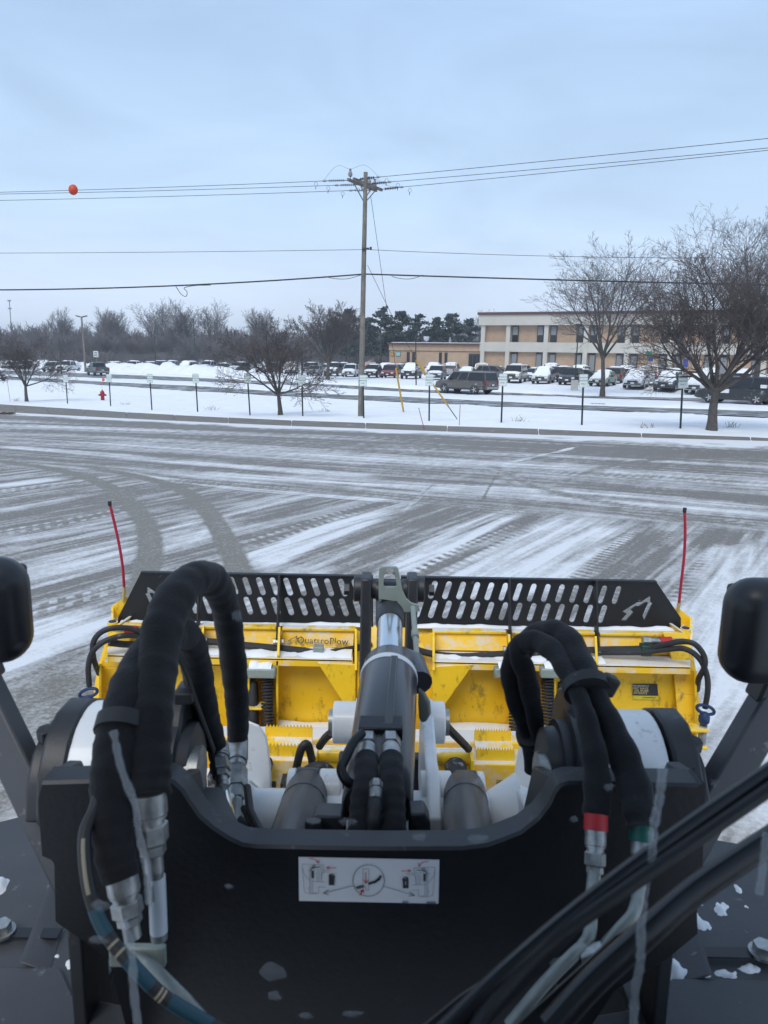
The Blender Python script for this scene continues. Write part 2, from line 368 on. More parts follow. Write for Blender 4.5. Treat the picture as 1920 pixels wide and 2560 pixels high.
def stroke(pts, width, val, soft=.35, amt=1.0, tread=0, grav=0.0, wob=.12, tw=.17):
    global cover, gravel
    P = [gh(u, v) for u, v in pts]
    P = spline([Vector((p.x, p.y, 0)) for p in P], 5) if len(P) > 2 else [Vector((p.x, p.y, 0)) for p in P]
    best = np.full(GX.shape, 1e9); arc = np.zeros(GX.shape); sgn = np.zeros(GX.shape); acc = 0
    x0, x1 = min(p.x for p in P) - width * 2, max(p.x for p in P) + width * 2; y0, y1 = min(p.y for p in P) - width * 2, max(p.y for p in P) + width * 2
    I = np.where((GX > x0) & (GX < x1) & (GY > y0) & (GY < y1))
    if len(I[0]) == 0: return
    x, y = GX[I], GY[I]; b = np.full(x.shape, 1e9); s_ = np.zeros(x.shape); sg = np.zeros(x.shape)
    wx = (fbm(x * 1.3, y * 1.3, 21, 3) - .5) * wob * 2
    for a, c in zip(P[:-1], P[1:]):
        d = c - a; l = d.length
        if l < 1e-6: continue
        tx, ty = d.x / l, d.y / l
        t = np.clip((x - a.x) * tx + (y - a.y) * ty, 0, l); cx = (x - a.x) * ty - (y - a.y) * tx
        dist = np.hypot(x - a.x - tx * t, y - a.y - ty * t); k = dist < b
        b = np.where(k, dist, b); s_ = np.where(k, acc + t, s_); sg = np.where(k, cx, sg); acc += l
    h = width / 2; e = np.clip((h * (1 + wx * 2 * (1 - .6 * bool(tread))) - b) / (h * soft) + .5, 0, 1)
    # fade both ends
    e = e * np.clip(s_ / .6 + .2, 0, 1) * np.clip((acc - s_) / .6 + .2, 0, 1)
    old = cover[I]; new = np.full(x.shape, float(val))
    if tread:
        lane = np.abs(sg) / h
        jit = fbm(s_ * 3.1, sg * 2.0, 33, 3); ph = (s_ / tw + (sg / h) * .45 * tread + (jit - .5) * .55) % 1.0
        rung = (ph < .30 + .32 * fbm(s_ * 1.7, sg * 5, 35, 3)).astype(float) * np.clip(fbm(s_ * .9, sg * .8, 37, 3) * 2.6 - .5, 0, 1)
        edge = np.clip((lane - .25) / .35, 0, 1)
        new = val + rung * edge * np.maximum(old, .55) * .95 + rung * (1 - edge) * .10
    else: new = new + (fbm(s_ * .3, sg * 11, 31, 4) - .5) * (1.5 if val > .5 else (.3 if grav > .8 else .8))
    cover[I] = old + (new - old) * e * amt
    if grav: gravel[I] = np.maximum(gravel[I], e * grav)
# kerb-side snow ridge and the bare lane beside it
kd = kerb_y(GX) - GY
cover = cover + np.exp(-((kd - 2.6 - 0.02 * GX) / 1.35) ** 2) * -.55
stroke([(0, 930), (400, 944), (830, 962), (1240, 977), (1659, 992)], 1.5, -.05, 1.1, .8)
stroke([(200, 957), (560, 978), (1000, 1000), (1300, 1010)], 1.2, .72, 1.2, .7)
stroke([(0, 965), (250, 985), (560, 1012), (830, 1030)], .55, .9, 1.0, .75)
stroke([(330, 990), (640, 1003), (900, 1012), (1150, 1022)], .5, .15, 1.0, .8)
stroke([(420, 1025), (760, 1042), (1000, 1052), (1200, 1062)], .7, .9, 1.2, .8)
stroke([(1100, 985), (1350, 1000), (1659, 1016)], .7, .12, 1.0, .8)
stroke([(1150, 1020), (1400, 1030), (1659, 1046)], .45, .1, .8, .8, 1, .3)
stroke([(1260, 1030), (1330, 1005), (1460, 992), (1659, 992)], .35, .1, .6, .8, 0, .3)
stroke([(1110, 1055), (1300, 1066), (1659, 1098)], .5, .9, 1.0, .7)
stroke([(1060, 1005), (1150, 1050), (1300, 1085), (1460, 1110), (1659, 1142)], .36, .1, .4, .9, 1, .5)
stroke([(600, 1047), (900, 1075), (1150, 1090), (1450, 1122), (1659, 1150)], .5, .12, .8, .85, 0, .3)
stroke([(270, 1022), (480, 1052), (700, 1072), (880, 1086)], .22, .95, .6, .9)
stroke([(330, 1036), (520, 1050), (760, 1066), (1000, 1084)], .3, .08, .5, .9, 1, .5)
stroke([(0, 1000), (200, 1010), (420, 1035)], .35, .15, .8, .8, 0, .4)
# foreground passes, left to right
stroke([(-40, 1056), (60, 1043), (140, 1031)], .55, .95, .7, .9)
stroke([(-40, 1068), (120, 1048), (230, 1043)], .28, .1, .5, .9, 1)
stroke([(-40, 1098), (120, 1072), (330, 1050)], .45, .12, .9, .8)
stroke([(-40, 1112), (80, 1092), (200, 1070)], .3, .7, .9, .7)
stroke([(-40, 1160), (120, 1132), (300, 1096)], .30, .08, .4, .9, 1)
stroke([(-40, 1180), (130, 1150), (290, 1122)], .35, .75, .9, .8)
stroke([(-40, 1215), (130, 1182), (300, 1148)], .32, .1, .8, .8)
stroke([(-40, 1262), (130, 1222), (300, 1172)], .55, .75, 1.0, .8)
stroke([(-60, 1318), (120, 1272), (300, 1222)], .30, .15, 1.0, .8)
stroke([(-60, 1352), (100, 1312), (290, 1262)], .26, .08, .3, .95, 1)
stroke([(-150, 1470), (0, 1420), (120, 1370), (270, 1312)], .75, .98, .35, .95)
stroke([(-200, 1610), (0, 1560), (110, 1500), (250, 1420)], .70, .06, .3, 1.0, 0, .9)
stroke([(-200, 1730), (0, 1660), (110, 1600), (250, 1500)], .8, .22, .6, 1.0, 0, .9)
stroke([(350, 1190), (420, 1150), (470, 1115)], .7, .68, 1.0, .8)
stroke([(330, 1100), (480, 1080), (560, 1065)], .7, .06, 1.0, .8)
stroke([(500, 1110), (600, 1080), (680, 1064)], .55, .72, 1.0, .8)
stroke([(520, 1185), (620, 1150), (720, 1117), (830, 1085)], .33, .06, .35, .95, 1)
stroke([(520, 1232), (640, 1180), (760, 1135), (870, 1108)], .62, .98, .35, .95)
stroke([(640, 1225), (760, 1170), (880, 1120), (960, 1095)], .42, .12, .7, .9, 0, .5)
stroke([(640, 1262), (760, 1200), (850, 1155), (900, 1130)], .26, .85, .9, .85)
stroke([(720, 1250), (850, 1175), (940, 1130), (1040, 1094)], .55, .06, .5, .95)
stroke([(840, 1250), (960, 1178), (1040, 1135), (1100, 1108)], .50, .92, .5, .95)
stroke([(890, 1260), (1000, 1200), (1090, 1155), (1160, 1128)], .42, .08, .3, .95, 1)
stroke([(1010, 1280), (1130, 1215), (1210, 1170), (1290, 1130)], 1.05, .95, .35, .92)
stroke([(1120, 1290), (1210, 1225), (1280, 1185), (1370, 1145)], .55, .85, .6, .8)
stroke([(1250, 1300), (1330, 1225), (1390, 1165), (1420, 1145)], .62, .05, .25, .95, 1, 0, .12, .13)
stroke([(1330, 1300), (1400, 1225), (1450, 1165)], .6, .10, .8, .9)
stroke([(1440, 1300), (1480, 1240), (1520, 1170)], .35, .5, 1.0, .8)
stroke([(1470, 1360), (1530, 1265), (1580, 1190)], .55, .05, .25, .95, -1, 0, .05, .15)
stroke([(1560, 1620), (1620, 1400), (1690, 1230), (1720, 1190)], 1.5, .86, .25, .95)
stroke([(1900, 1620), (1850, 1400), (1800, 1190)], 2.2, .8, .5, .9)
stroke([(1540, 1800), (1600, 1620), (1700, 1500)], 1.0, .66, .6, .9)
# the two curved wheel tracks
stroke([(-60, 990), (80, 1008), (180, 1030), (250, 1062), (305, 1115), (325, 1175), (312, 1250), (280, 1330)], .30, .0, .35, .95, 0, 1.0, .04)
stroke([(180, 1008), (300, 1030), (390, 1058), (440, 1095), (475, 1145), (508, 1210), (530, 1290)], .30, .0, .35, .95, 0, 1.0, .04)
# cracks in the asphalt, filled with snow
stroke([(1252, 964), (1210, 975), (1165, 985), (1120, 996), (1078, 1003)], .10, 1.1, .8, .9, 0, 0, 1.2)
stroke([(1078, 1003), (1010, 1008), (960, 1030), (915, 1066), (868, 1110)], .06, .75, .8, .7, 0, 0, 1.5)
stroke([(1085, 1012), (1062, 1045), (1040, 1085)], .05, .0, .8, .6)
cover = cover + np.clip(1.25 - kd / 1.15 + (fbm(GX * .8, GY * .8, 41, 3) - .5) * 1.6, 0, 1) * 1.6
hs = (fbm(al * .7, ac * 20, 81, 3) - .5) * (1 - w) + (fbm(al2 * .3, ac2 * 13, 83, 3) - .5) * w + (fbm(al * 1.6, ac * 5, 85, 3) - .5) * .5
cover = np.where(kd > 1.4, .05 + cover * .86 + hs * .75 * np.clip(1.2 - gravel, 0, 1), cover)
fine = fbm(GX * 9, GY * 9, 51, 2) - .5
cover = np.clip(cover + fine * .22, -.2, 1.4)
GZ = tz(GX, GY) + .004 + np.clip(cover, 0, 1.4) * .006 * np.clip(GY / 8, .3, 2.5)
keepf = lambda q: (GY.ravel()[q].mean(1) < kerb_y(GX.ravel()[q].mean(1)) + .25)
m_lot = bpy.data.materials.new('snowy_asphalt'); m_lot.use_nodes = True; t = m_lot.node_tree; L = t.links; b = t.nodes['Principled BSDF']
at = N(t, 'ShaderNodeAttribute', _attribute_name='snow_cover'); ag = N(t, 'ShaderNodeAttribute', _attribute_name='gravel')
o_ = N(t, 'ShaderNodeTexCoord')
n1 = N(t, 'ShaderNodeTexNoise', Scale=26.0, Detail=5.0, Roughness=.8); L.new(o_.outputs['Object'], n1.inputs['Vector'])
n2 = N(t, 'ShaderNodeTexNoise', Scale=3.5, Detail=5.0, Roughness=.65); L.new(o_.outputs['Object'], n2.inputs['Vector'])
a1 = N(t, 'ShaderNodeMath', _operation='MULTIPLY_ADD'); L.new(n1.outputs['Fac'], a1.inputs[0]); a1.inputs[1].default_value = .95; L.new(at.outputs['Fac'], a1.inputs[2])
a2 = N(t, 'ShaderNodeMath', _operation='MULTIPLY_ADD'); L.new(n2.outputs['Fac'], a2.inputs[0]); a2.inputs[1].default_value = .15; L.new(a1.outputs[0], a2.inputs[2])
mr = N(t, 'ShaderNodeMapRange', _clamp=True); mr.inputs[1].default_value = .66; mr.inputs[2].default_value = 1.52; mr.inputs[3].default_value = .05; mr.inputs[4].default_value = .92
L.new(a2.outputs[0], mr.inputs[0])
as_ = N(t, 'ShaderNodeValToRGB'); L.new(n1.outputs['Fac'], as_.inputs[0]); setramp(as_.color_ramp, [(.3, (.095, .088, .079)), (.52, (.160, .147, .131)), (.72, (.27, .252, .228))])
gr = N(t, 'ShaderNodeValToRGB'); L.new(n1.outputs['Fac'], gr.inputs[0]); setramp(gr.color_ramp, [(.3, (.105, .097, .080)), (.55, (.18, .168, .142)), (.72, (.34, .325, .285))])
qg = N(t, 'ShaderNodeMix', _data_type='RGBA'); L.new(ag.outputs['Fac'], qg.inputs[0]); L.new(as_.outputs[0], qg.inputs[6]); L.new(gr.outputs[0], qg.inputs[7])
qs = N(t, 'ShaderNodeMix', _data_type='RGBA'); L.new(mr.outputs[0], qs.inputs[0]); L.new(qg.outputs[2], qs.inputs[6]); qs.inputs[7].default_value = (.72, .74, .77, 1)
L.new(qs.outputs[2], b.inputs['Base Color'])
rr = N(t, 'ShaderNodeMapRange'); rr.inputs[3].default_value = .62; rr.inputs[4].default_value = .8; L.new(mr.outputs[0], rr.inputs[0]); L.new(rr.outputs[0], b.inputs['Roughness'])
b.inputs['Specular IOR Level'].default_value = .3
bb = N(t, 'ShaderNodeBump', Strength=.5, Distance=.012); L.new(a2.outputs[0], bb.inputs['Height']); L.new(bb.outputs[0], b.inputs['Normal'])
me = grid_mesh('parking_lot', GX, GY, GZ, m_lot, keepf)
for nm, arr in (('snow_cover', cover), ('gravel', gravel)):
    A = me.attributes.new(nm, 'FLOAT', 'POINT'); A.data.foreach_set('value', arr.astype(np.float32).ravel())
top('parking_lot', me)

# ---- snow-covered ground as one sheet to the horizon (sunk just below lot and roads)
def edge_pts(P): return ext([srcg(*p) for p in P])
r1u = edge_pts(((0, 939), (320, 957), (640, 974), (960, 990), (1280, 1005), (1920, 1028)))
r1l = edge_pts(((0, 947.5), (320, 966), (640, 985.5), (960, 1002), (1280, 1017.5), (1920, 1044)))
r2u = edge_pts(((0, 925), (320, 937), (640, 951), (960, 968), (1280, 981), (1920, 999)))
r2l = edge_pts(((0, 935.5), (320, 947), (640, 959), (960, 976), (1280, 988.5), (1920, 1008)))
yy = np.concatenate([np.linspace(-40, 18, 30), np.linspace(18.4, 60, 210), np.linspace(60.5, 130, 140), np.linspace(133, 420, 60), np.geomspace(440, 2600, 25)])
xx = np.concatenate([-np.geomspace(2600, 95, 22), np.linspace(-92, -30, 70), np.linspace(-29.5, 40, 200), np.linspace(41, 92, 50), np.geomspace(95, 2600, 22)])
HY, HX = np.meshgrid(yy, xx, indexing='ij')
field = fbm(HX * .35, HY * .35, 61, 4) - .5
HZ = tz(HX, HY) + field * .20 * np.clip((HY - walk_y(HX)) / 2, 0, 1)
lotm = (HY < kerb_y(HX) + .1); HZ = np.where(lotm, tz(HX, HY) - .06, HZ + .03)
def between(X, Y, U, Lw):
    def yat(P): return np.interp(X, [p.x for p in P], [p.y for p in P])
    return yat(U), yat(Lw)
for U, Lw in ((r1u, r1l), (r2u, r2l)):
    a, c = between(HX, HY, U, Lw); HZ = np.where((HY < a + .9) & (HY > c - .9), tz(HX, HY) - .03, HZ)
HZ = np.where((HY < walk_y(HX) + .35) & ~lotm, tz(HX, HY) - .02, HZ)
top('snow_ground', grid_mesh('snow_ground', HX, HY, HZ, m_snow))
# ---- two carriageways, with ragged snowy edges
def strip(U, Lw, z, m, name, n=160, wob=0.25, seed=0):
    def samp(P):
        q = spline(P, 8); d = [0]
        for a, c in zip(q[:-1], q[1:]): d.append(d[-1] + (c - a).length)
        return q, d
    def at(q, d, f):
        s_ = f * d[-1]; return Vector([float(np.interp(s_, d, [p[k] for p in q])) for k in range(3)])
    qa, qb = samp(U), samp(Lw); A, B = [], []
    for i in range(n + 1):
        a, c = at(*qa, i / n), at(*qb, i / n); w_ = (a - c)
        ja = (float(fbm(np.array([i * .23]), np.array([seed + .5]), seed, 3)[0]) - .5) * wob; jb = (float(fbm(np.array([i * .31]), np.array([seed + 7.5]), seed, 3)[0]) - .5) * wob
        A.append(a + w_ * ja); B.append(c - w_ * jb)
    k = 6; X = np.array([[A[i].lerp(B[i], j / k).x for j in range(k + 1)] for i in range(n + 1)]); Y = np.array([[A[i].lerp(B[i], j / k).y for j in range(k + 1)] for i in range(n + 1)])
    return grid_mesh(name, X, Y, tz(X, Y) + z, m)
top('road', strip(r1u, r1l, .012, m_road, 'road', seed=1))
top('road', strip(r2u, r2l, .012, m_road, 'road', seed=9))
# snow shoulders beside the roads: lumpy low ridges, real height
def ridge(P, w, h, name, seed, m=m_snow, n=220, k=8, shift=0.0):
    q = spline(P, 10); d = [0]
    for a, c in zip(q[:-1], q[1:]): d.append(d[-1] + (c - a).length)
    X, Y, Z = [], [], []
    for i in range(n + 1):
        s_ = i / n * d[-1]; p = Vector([float(np.interp(s_, d, [v[k_] for v in q])) for k_ in range(3)]); p2 = Vector([float(np.interp(min(s_ + .5, d[-1]), d, [v[k_] for v in q])) for k_ in range(3)]); p1 = Vector([float(np.interp(max(s_ - .5, 0), d, [v[k_] for v in q])) for k_ in range(3)])
        t_ = (p2 - p1); t_.z = 0; t_.normalize(); nn = Vector((-t_.y, t_.x, 0))
        X.append([p.x + nn.x * (j / k - .5 + shift) * w for j in range(k + 1)]); Y.append([p.y + nn.y * (j / k - .5 + shift) * w for j in range(k + 1)])
    X, Y = np.array(X), np.array(Y); prof = np.sin(np.linspace(0, np.pi, k + 1))[None, :]
    hh = h * (.35 + 1.3 * fbm(X * .45, Y * .45, seed, 4)) * np.clip((1 - np.linspace(0, 1, n + 1)) * 6, .15, 1)[:, None]; Z = tz(X, Y) - .05 + prof * hh
    return grid_mesh(name, X, Y, Z, m)
mid = [(a + c) / 2 for a, c in zip(r1u, r2l)]
top('snow_ridge', ridge([p + (q - p).normalized() * .4 for p, q in zip(r1u, mid)], 1.6, .16, 'snow_ridge', 71))
top('snow_ridge', ridge([p + Vector((0, .5, 0)) for p in r2u], 2.0, .32, 'snow_ridge', 73))
bk = [gh(u, v) for u, v in ((-400, 768), (0, 790), (200, 793), (480, 800), (640, 806), (780, 812), (1000, 818), (1200, 824), (1420, 832), (1659, 842), (2000, 860))]
top('snow_bank', ridge(bk, 4.0, .34, 'snow_bank', 77, n=320))
bk2 = [gh(u, v) for u, v in ((-400, 783), (-200, 789), (0, 794.5), (138, 800), (276, 805), (415, 811), (553, 816.5), (650, 821))]
top('snow_bank', ridge(bk2, 6.0, 1.45, 'snow_bank', 79, n=260))
# ---- pavement: concrete slabs along the lot
walk = thing('pavement', 'concrete pavement of long slabs swept clear along the snowy lot', 'pavement')
walk['kind'] = 'structure'; del walk['category']; del walk['label']
wn, wf = spline(_near, 14), spline(_far, 14)
acc = [0]
for a, c in zip(wn[:-1], wn[1:]): acc.append(acc[-1] + (c - a).length)
def wat(s_, P): return Vector([float(np.interp(s_, acc, [p[k] for p in P])) for k in range(3)])
s_ = 0.0
while s_ < acc[-1] - 1:
    e_ = min(s_ + 2.9, acc[-1]); mb = MB(); a, bq, c, d = wat(s_ + .015, wn), wat(e_ - .015, wn), wat(e_ - .015, wf), wat(s_ + .015, wf)
    if max(abs(a.x), abs(c.x)) < 34:
        Q = [Vector((p.x, p.y, float(tz(p.x, p.y)) + .032 + rnd.uniform(-.006, .006))) for p in (a, bq, c, d)]
        mb.prism([q - Vector((0, 0, .12)) for q in Q], (0, 0, .12)); obj('slab', mb, m_conc, walk, bevel=.01)
    s_ = e_

# ---- the winter air: an even, thin haze round the whole place
hz = bpy.data.materials.new('haze_air'); hz.use_nodes = True; t = hz.node_tree; t.nodes.remove(t.nodes['Principled BSDF'])
pv = t.nodes.new('ShaderNodeVolumePrincipled'); pv.inputs['Color'].default_value = (.95, .975, 1.0, 1); pv.inputs['Density'].default_value = .0008; pv.inputs['Anisotropy'].default_value = .3
t.links.new(pv.outputs[0], t.nodes['Material Output'].inputs['Volume'])
hb_ = MB().box((0, 180, 11.25), (5600, 5600, 29.5)); ho = obj('haze', hb_, hz, smooth=False); ho['kind'] = 'stuff'
# ================================================================== SNOW PLOW
PL = Vector((0, 3.7, 0))
plow = thing('snow_plow', 'yellow snow plow with black slotted deflector carried in front of the loader', 'snow plow', PL)
YD = 3.80
def D(u, v): return py(u, v, YD)
org = D(840, 1300)
def d2(u, v): p = D(u, v); return (p.x, p.z)
def slot(u, v, lean, h=39, w=12.5):      # rounded slot, lean in px at the top, in disp px
    c = Vector((u, v)); ax = Vector((lean, -h / 2)); l = ax.length; ax.normalize(); nx = Vector((-ax.y, ax.x)); r = w / 2; out = []
    for e, a0 in ((1, 0), (-1, 180)):
        for j in range(7):
            a = R(a0 + j * 30); q = c + ax * e * (l - r) + (nx * math.cos(a) + ax * math.sin(a)) * r
            out.append(d2(q.x, q.y))
    return out
EMB = [(620,350),(635,365),(633,430),(663,435),(553,663),(530,590),(600,430),(570,430),(490,478),(445,478),(385,525),(415,545),(413,565),(325,660),(258,655),(330,570),(275,543),(460,428),(510,425)]
EMB = [((1500 + a / 5.03) / S, (1420 + b / 5.03) / S) for a, b in EMB]
rslots, lslots = [], []
for i in range(15):
    u = (960 + (150 + 61 * i) / 1.728) / S; rslots.append((u, (1350 + (213 + 1.7 * i) / 1.728) / S))
for i in range(14):
    u = (960 + (150 + 61 * i) / 1.728) / S; rslots.append((u, (1350 + (297 + 1.7 * i) / 1.728) / S))
for i in range(14):
    u = 1540 / 1.728 - i * 59 / 1.728; lslots.append((u / S, (1350 + (206 - 1.0 * i) / 1.728) / S))
for i in range(14):
    u = 1545 / 1.728 - i * 59 / 1.728; lslots.append((u / S, (1350 + (291 - 1.0 * i) / 1.728) / S))
offs = PL
def wing(out, slots, lean, emb):
    lo = [[d2(*p) for p in out]] + [slot(u, v, lean) for u, v in slots] + ([[d2(*p) for p in emb]] if emb else [])
    return plate2d(lo, (0, YD, 0), (1, 0, 0), (0, 0, 1), .012, 'deflector_panel', m_plowb, offs)
obj('deflector_panel', wing([(305, 1236), (806, 1245), (806, 1353), (255, 1345), (256, 1333)], lslots[:10] + lslots[14:24], -6.5, None), None, plow)
LEMB = [(1723 - u, v - 20) for u, v in EMB]
_lw = [l for l in lslots[10:14] + lslots[24:28]]
# left emblem and last slots: mirrored, cut in the same sheet
bpy.data.objects.remove([o for o in plow.children][0])
lo = [[d2(*p) for p in [(305, 1236), (806, 1245), (806, 1353), (255, 1345), (256, 1333)]]] + [slot(u, v, -6.5) for u, v in lslots] + [[d2(*p) for p in LEMB]]
obj('deflector_panel', plate2d(lo, (0, YD, 0), (1, 0, 0), (0, 0, 1), .012, 'deflector_panel', m_plowb, offs), None, plow)
obj('deflector_panel', wing([(866, 1246), (1417, 1256), (1470, 1334), (1470, 1362), (866, 1354)], rslots, 6.5, EMB), None, plow)
# folded rims and hinge ribs of the deflector
mb = MB(); mb.bar(D(305, 1236), D(806, 1245), .03, .008); mb.bar(D(866, 1246), D(1417, 1256), .03, .008)
obj('deflector_rim', mb, m_plowb, plow)
def rib(u1, v1, u2, v2, Ya=YD - .03, Yb=3.66, m=m_plowb, w=.010, d=.10):
    return MB().bar(py(u1, v1, Ya), py(u2, v2, Yb), w, d, up=(0, 1, 0.3))
for u, v in ((432, 1240), (604, 1242), (1100, 1251), (1287, 1254)):
    obj('deflector_rib', rib(u, v, u - (5 if u < 800 else -2), v + 146, w=.010, d=.05), m_plowb, plow, bevel=.002)
# snow caught along the foot of the deflector
def snowline(pts, Y, w, h, seed, n=90, nm='snow_crust', parent=None, dY=0.0):
    P = spline([py(u, v, Y) for u, v in pts], n // len(pts)); vs = MB(); rg = np.array([p.x for p in P]); ww = fbm(rg * 7, rg * 0 + seed, seed, 4); W2 = fbm(rg * 22, rg * 0 + seed + 3, seed, 3)
    rr = [max(.004, h * (ww[i] * 1.5 - .1 + (W2[i] - .5) * .8)) for i in range(len(P))]
    k = 7; V = []; F = []
    for i, p in enumerate(P):
        for j in range(k):
            a = math.pi * j / (k - 1); V.append((p.x, p.y + math.cos(a) * -w / 2 + dY, p.z + math.sin(a) * rr[i] - .004))
    for i in range(len(P) - 1):
        for j in range(k - 1): F.append((i * k + j, i * k + j + 1, (i + 1) * k + j + 1, (i + 1) * k + j))
    return obj(nm, MB().add(V, F), m_snow, parent or plow)
snowline([(262, 1342), (500, 1346), (790, 1350)], YD - .03, .045, .017, 3)
snowline([(880, 1352), (1150, 1355), (1460, 1360)], YD - .03, .045, .017, 5)
# moldboard: curved sheet behind
XL, XR = py(228, 1400, 3.66).x, py(1497, 1400, 3.66).x
prof = [(3.80, py(840, 1352, 3.80).z), (3.735, .83), (3.69, .74), (3.66, .64), (3.65, .52), (3.66, .42), (3.70, .3), (3.78, .16)]
mb = MB(); xs = np.linspace(XL, XR, 13)
for a in range(len(xs)): mb.v += [(xs[a], y_, z_) for y_, z_ in prof]
n_ = len(prof); mb.f = [(i * n_ + j, (i + 1) * n_ + j, (i + 1) * n_ + j + 1, i * n_ + j + 1) for i in range(12) for j in range(n_ - 1)]
obj('moldboard', mb, m_yel, plow)
def yp(v, Y=3.66, u=840): return py(u, v, Y)
# upper shelf flange: a channel with top lip, salted with snow
for u1, u2, va, vb in ((262, 598, 1350, 1354), (610, 768, 1356, 1358), (934, 1092, 1362, 1364), (1104, 1283, 1365, 1366), (1293, 1472, 1367, 1370)):
    obj('top_flange', MB().bar(py(u1, va, 3.70), py(u2, vb, 3.70), .05, .014), m_yel, plow, bevel=.003)
def band(quadpx, Ys, th=.012):      # sheet panel through four pixels at given forward distances
    P = [py(u, v, Y) for (u, v), Y in zip(quadpx, Ys)]; n = (P[1] - P[0]).cross(P[3] - P[0]).normalized()
    if n.y > 0: n = -n
    return MB().prism(P, n * -th)
for (u1, u2) in ((258, 430), (438, 600), (611, 766), (936, 1094), (1106, 1283), (1294, 1470)):
    k = (u1 - 840) * .021; k2 = (u2 - 840) * .021
    obj('upper_panel', band([(u1, 1357 + k * .8), (u2, 1357 + k2 * .8), (u2 + (4 if u2 > 840 else -3), 1402 + k2), (u1 + (4 if u1 > 840 else -3), 1402 + k)], [3.70, 3.70, 3.66, 3.66]), m_yels, plow, bevel=.003)
# mid shelf on which the hoses lie
mb = MB()
for (u1, u2) in ((232, 762), (938, 1492)):
    k = (u1 - 840) * .021; k2 = (u2 - 840) * .021
    a, b2, c, d = py(u1, 1404 + k, 3.67), py(u2, 1404 + k2, 3.67), py(u2, 1427 + k2, 3.50), py(u1, 1427 + k, 3.50)
    mb.prism([a, b2, c, d], (0, 0, -.012))
    mb.prism([d, c, py(u2, 1444 + k2, 3.50), py(u1, 1444 + k, 3.50)], (0, .012, 0))
obj('hose_shelf', mb, m_yels, plow, bevel=.003)
snowline([(240, 1413), (440, 1408), (600, 1411), (760, 1416)], 3.585, .17, .022, 9)
snowline([(940, 1420), (1150, 1421), (1300, 1420)], 3.585, .15, .016, 11)
# back panels in their frames
def framed(u1, v1, u2, v2, Yp=3.62, Yf=3.50, name='back_panel', bot=True):
    k = (u1 - 840) * .02; k2 = (u2 - 840) * .02
    obj(name, band([(u1, v1 + k), (u2, v1 + k2), (u2, v2 + k2), (u1, v2 + k)], [Yp] * 4), m_yel, plow)
    for u, kk in ((u1, k), (u2, k2)):
        obj('frame_rib', MB().prism([py(u, v1 + kk, Yp), py(u, v2 + kk, Yp), py(u, v2 + kk, Yf), py(u, v1 + kk, Yf)], (.012, 0, 0)), m_yel, plow, bevel=.002)
framed(596, 1432, 772, 1604); framed(934, 1434, 1106, 1604)
framed(214, 1446, 534, 1600); framed(1196, 1436, 1500, 1600)
for u1, u2 in ((596, 745), (940, 1106)):
    a, b2 = py(u1, 1574 + (u1 - 840) * .02, 3.60), py(u2, 1574 + (u2 - 840) * .02, 3.60)
    obj('panel_ledge', MB().prism([a + Vector((0, 0, .0)), b2, b2 + Vector((0, -.11, 0)), a + Vector((0, -.11, 0))], (0, 0, -.012)), m_yels, plow, bevel=.003)
    snowline([(u1 + 3, 1567 + (u1 - 840) * .02), ((u1 + u2) / 2, 1568), (u2 - 3, 1567 + (u2 - 840) * .02)], 3.56, .09, .010, int(u1))
# gussets sloping to the middle
for s_, pts in ((1, [(686, 1432), (768, 1436), (768, 1540), (755, 1540)]), (-1, [(934, 1440), (1022, 1436), (945, 1545), (934, 1545)])):
    obj('gusset', MB().prism([py(u, v, 3.49) for u, v in pts], (0, .014, 0)), m_yel, plow, bevel=.003)
# centre posts either side of the coupler
for u, v1, v2 in ((766, 1358, 1448), (934, 1364, 1448)):
    obj('centre_rib', MB().prism([py(u, v1, 3.72), py(u, v2, 3.68), py(u, v2, 3.44), py(u, v1, 3.62)], (.012, 0, 0)), m_yel, plow, bevel=.002)
    q = -1 if u < 800 else 1
    obj('centre_pocket', band([(u, v1 + 2), (u + -q * 40, v1 + 14), (u - q * 40, v2 - 8), (u, v2)], [3.74, 3.78, 3.76, 3.68]), m_yels, plow)
for u, v in ((601, 1350), (1097, 1366), (1284, 1370), (436, 1347)):
    obj('upright_rib', MB().prism([py(u, v + 4, 3.72), py(u, v + 92, 3.70), py(u + (-3 if u < 840 else 3), v + 66, 3.49), py(u, v + 4, 3.60)], (.012, 0, 0)), m_yel, plow, bevel=.002)
    mb = MB().cyl(py(u - 6, v + 36, 3.60), py(u + 8, v + 36, 3.60), .010, n=6); mb.cyl(py(u - 10, v + 36, 3.60), py(u - 5, v + 36, 3.60), .016, n=6); mb.cyl(py(u + 7, v + 36, 3.60), py(u + 12, v + 36, 3.60), .016, n=6)
    obj('hinge_bolt', mb, m_zinc, plow)
# decal: worn name on the left upper panel
def decal(txt, u, v, Y, size, m, tilt=0.0, spacing=1.0, parent=None, nm='lettering', shear=0.0, lean=0.0):
    me = text_mesh(txt, size, m, nm, spacing=spacing, shear=shear); p = py(u, v, Y)
    me.transform(Matrix.Rotation(R(tilt), 4, 'Y') @ Matrix.Rotation(R(90 + lean), 4, 'X')); me.transform(Matrix.Translation(p - woff(parent)))
    return obj(nm, me, None, parent)
m_decal = mat('worn_decal', (.07, .065, .055), .6, dirt=((.62, .50, .25), .35, 30, 1))
decal('QuattroPlow', 697, 1385, 3.652, .046, m_decal, 1.0, 1.05, plow, 'decal_lettering', lean=-18)
decal('QPX10', 735, 1397, 3.648, .020, m_decal, 1.0, 1.0, plow, 'decal_lettering', lean=-18)
ea = [(u, v) for u, v in EMB]; ec = (sum(p[0] for p in ea) / len(ea), sum(p[1] for p in ea) / len(ea))
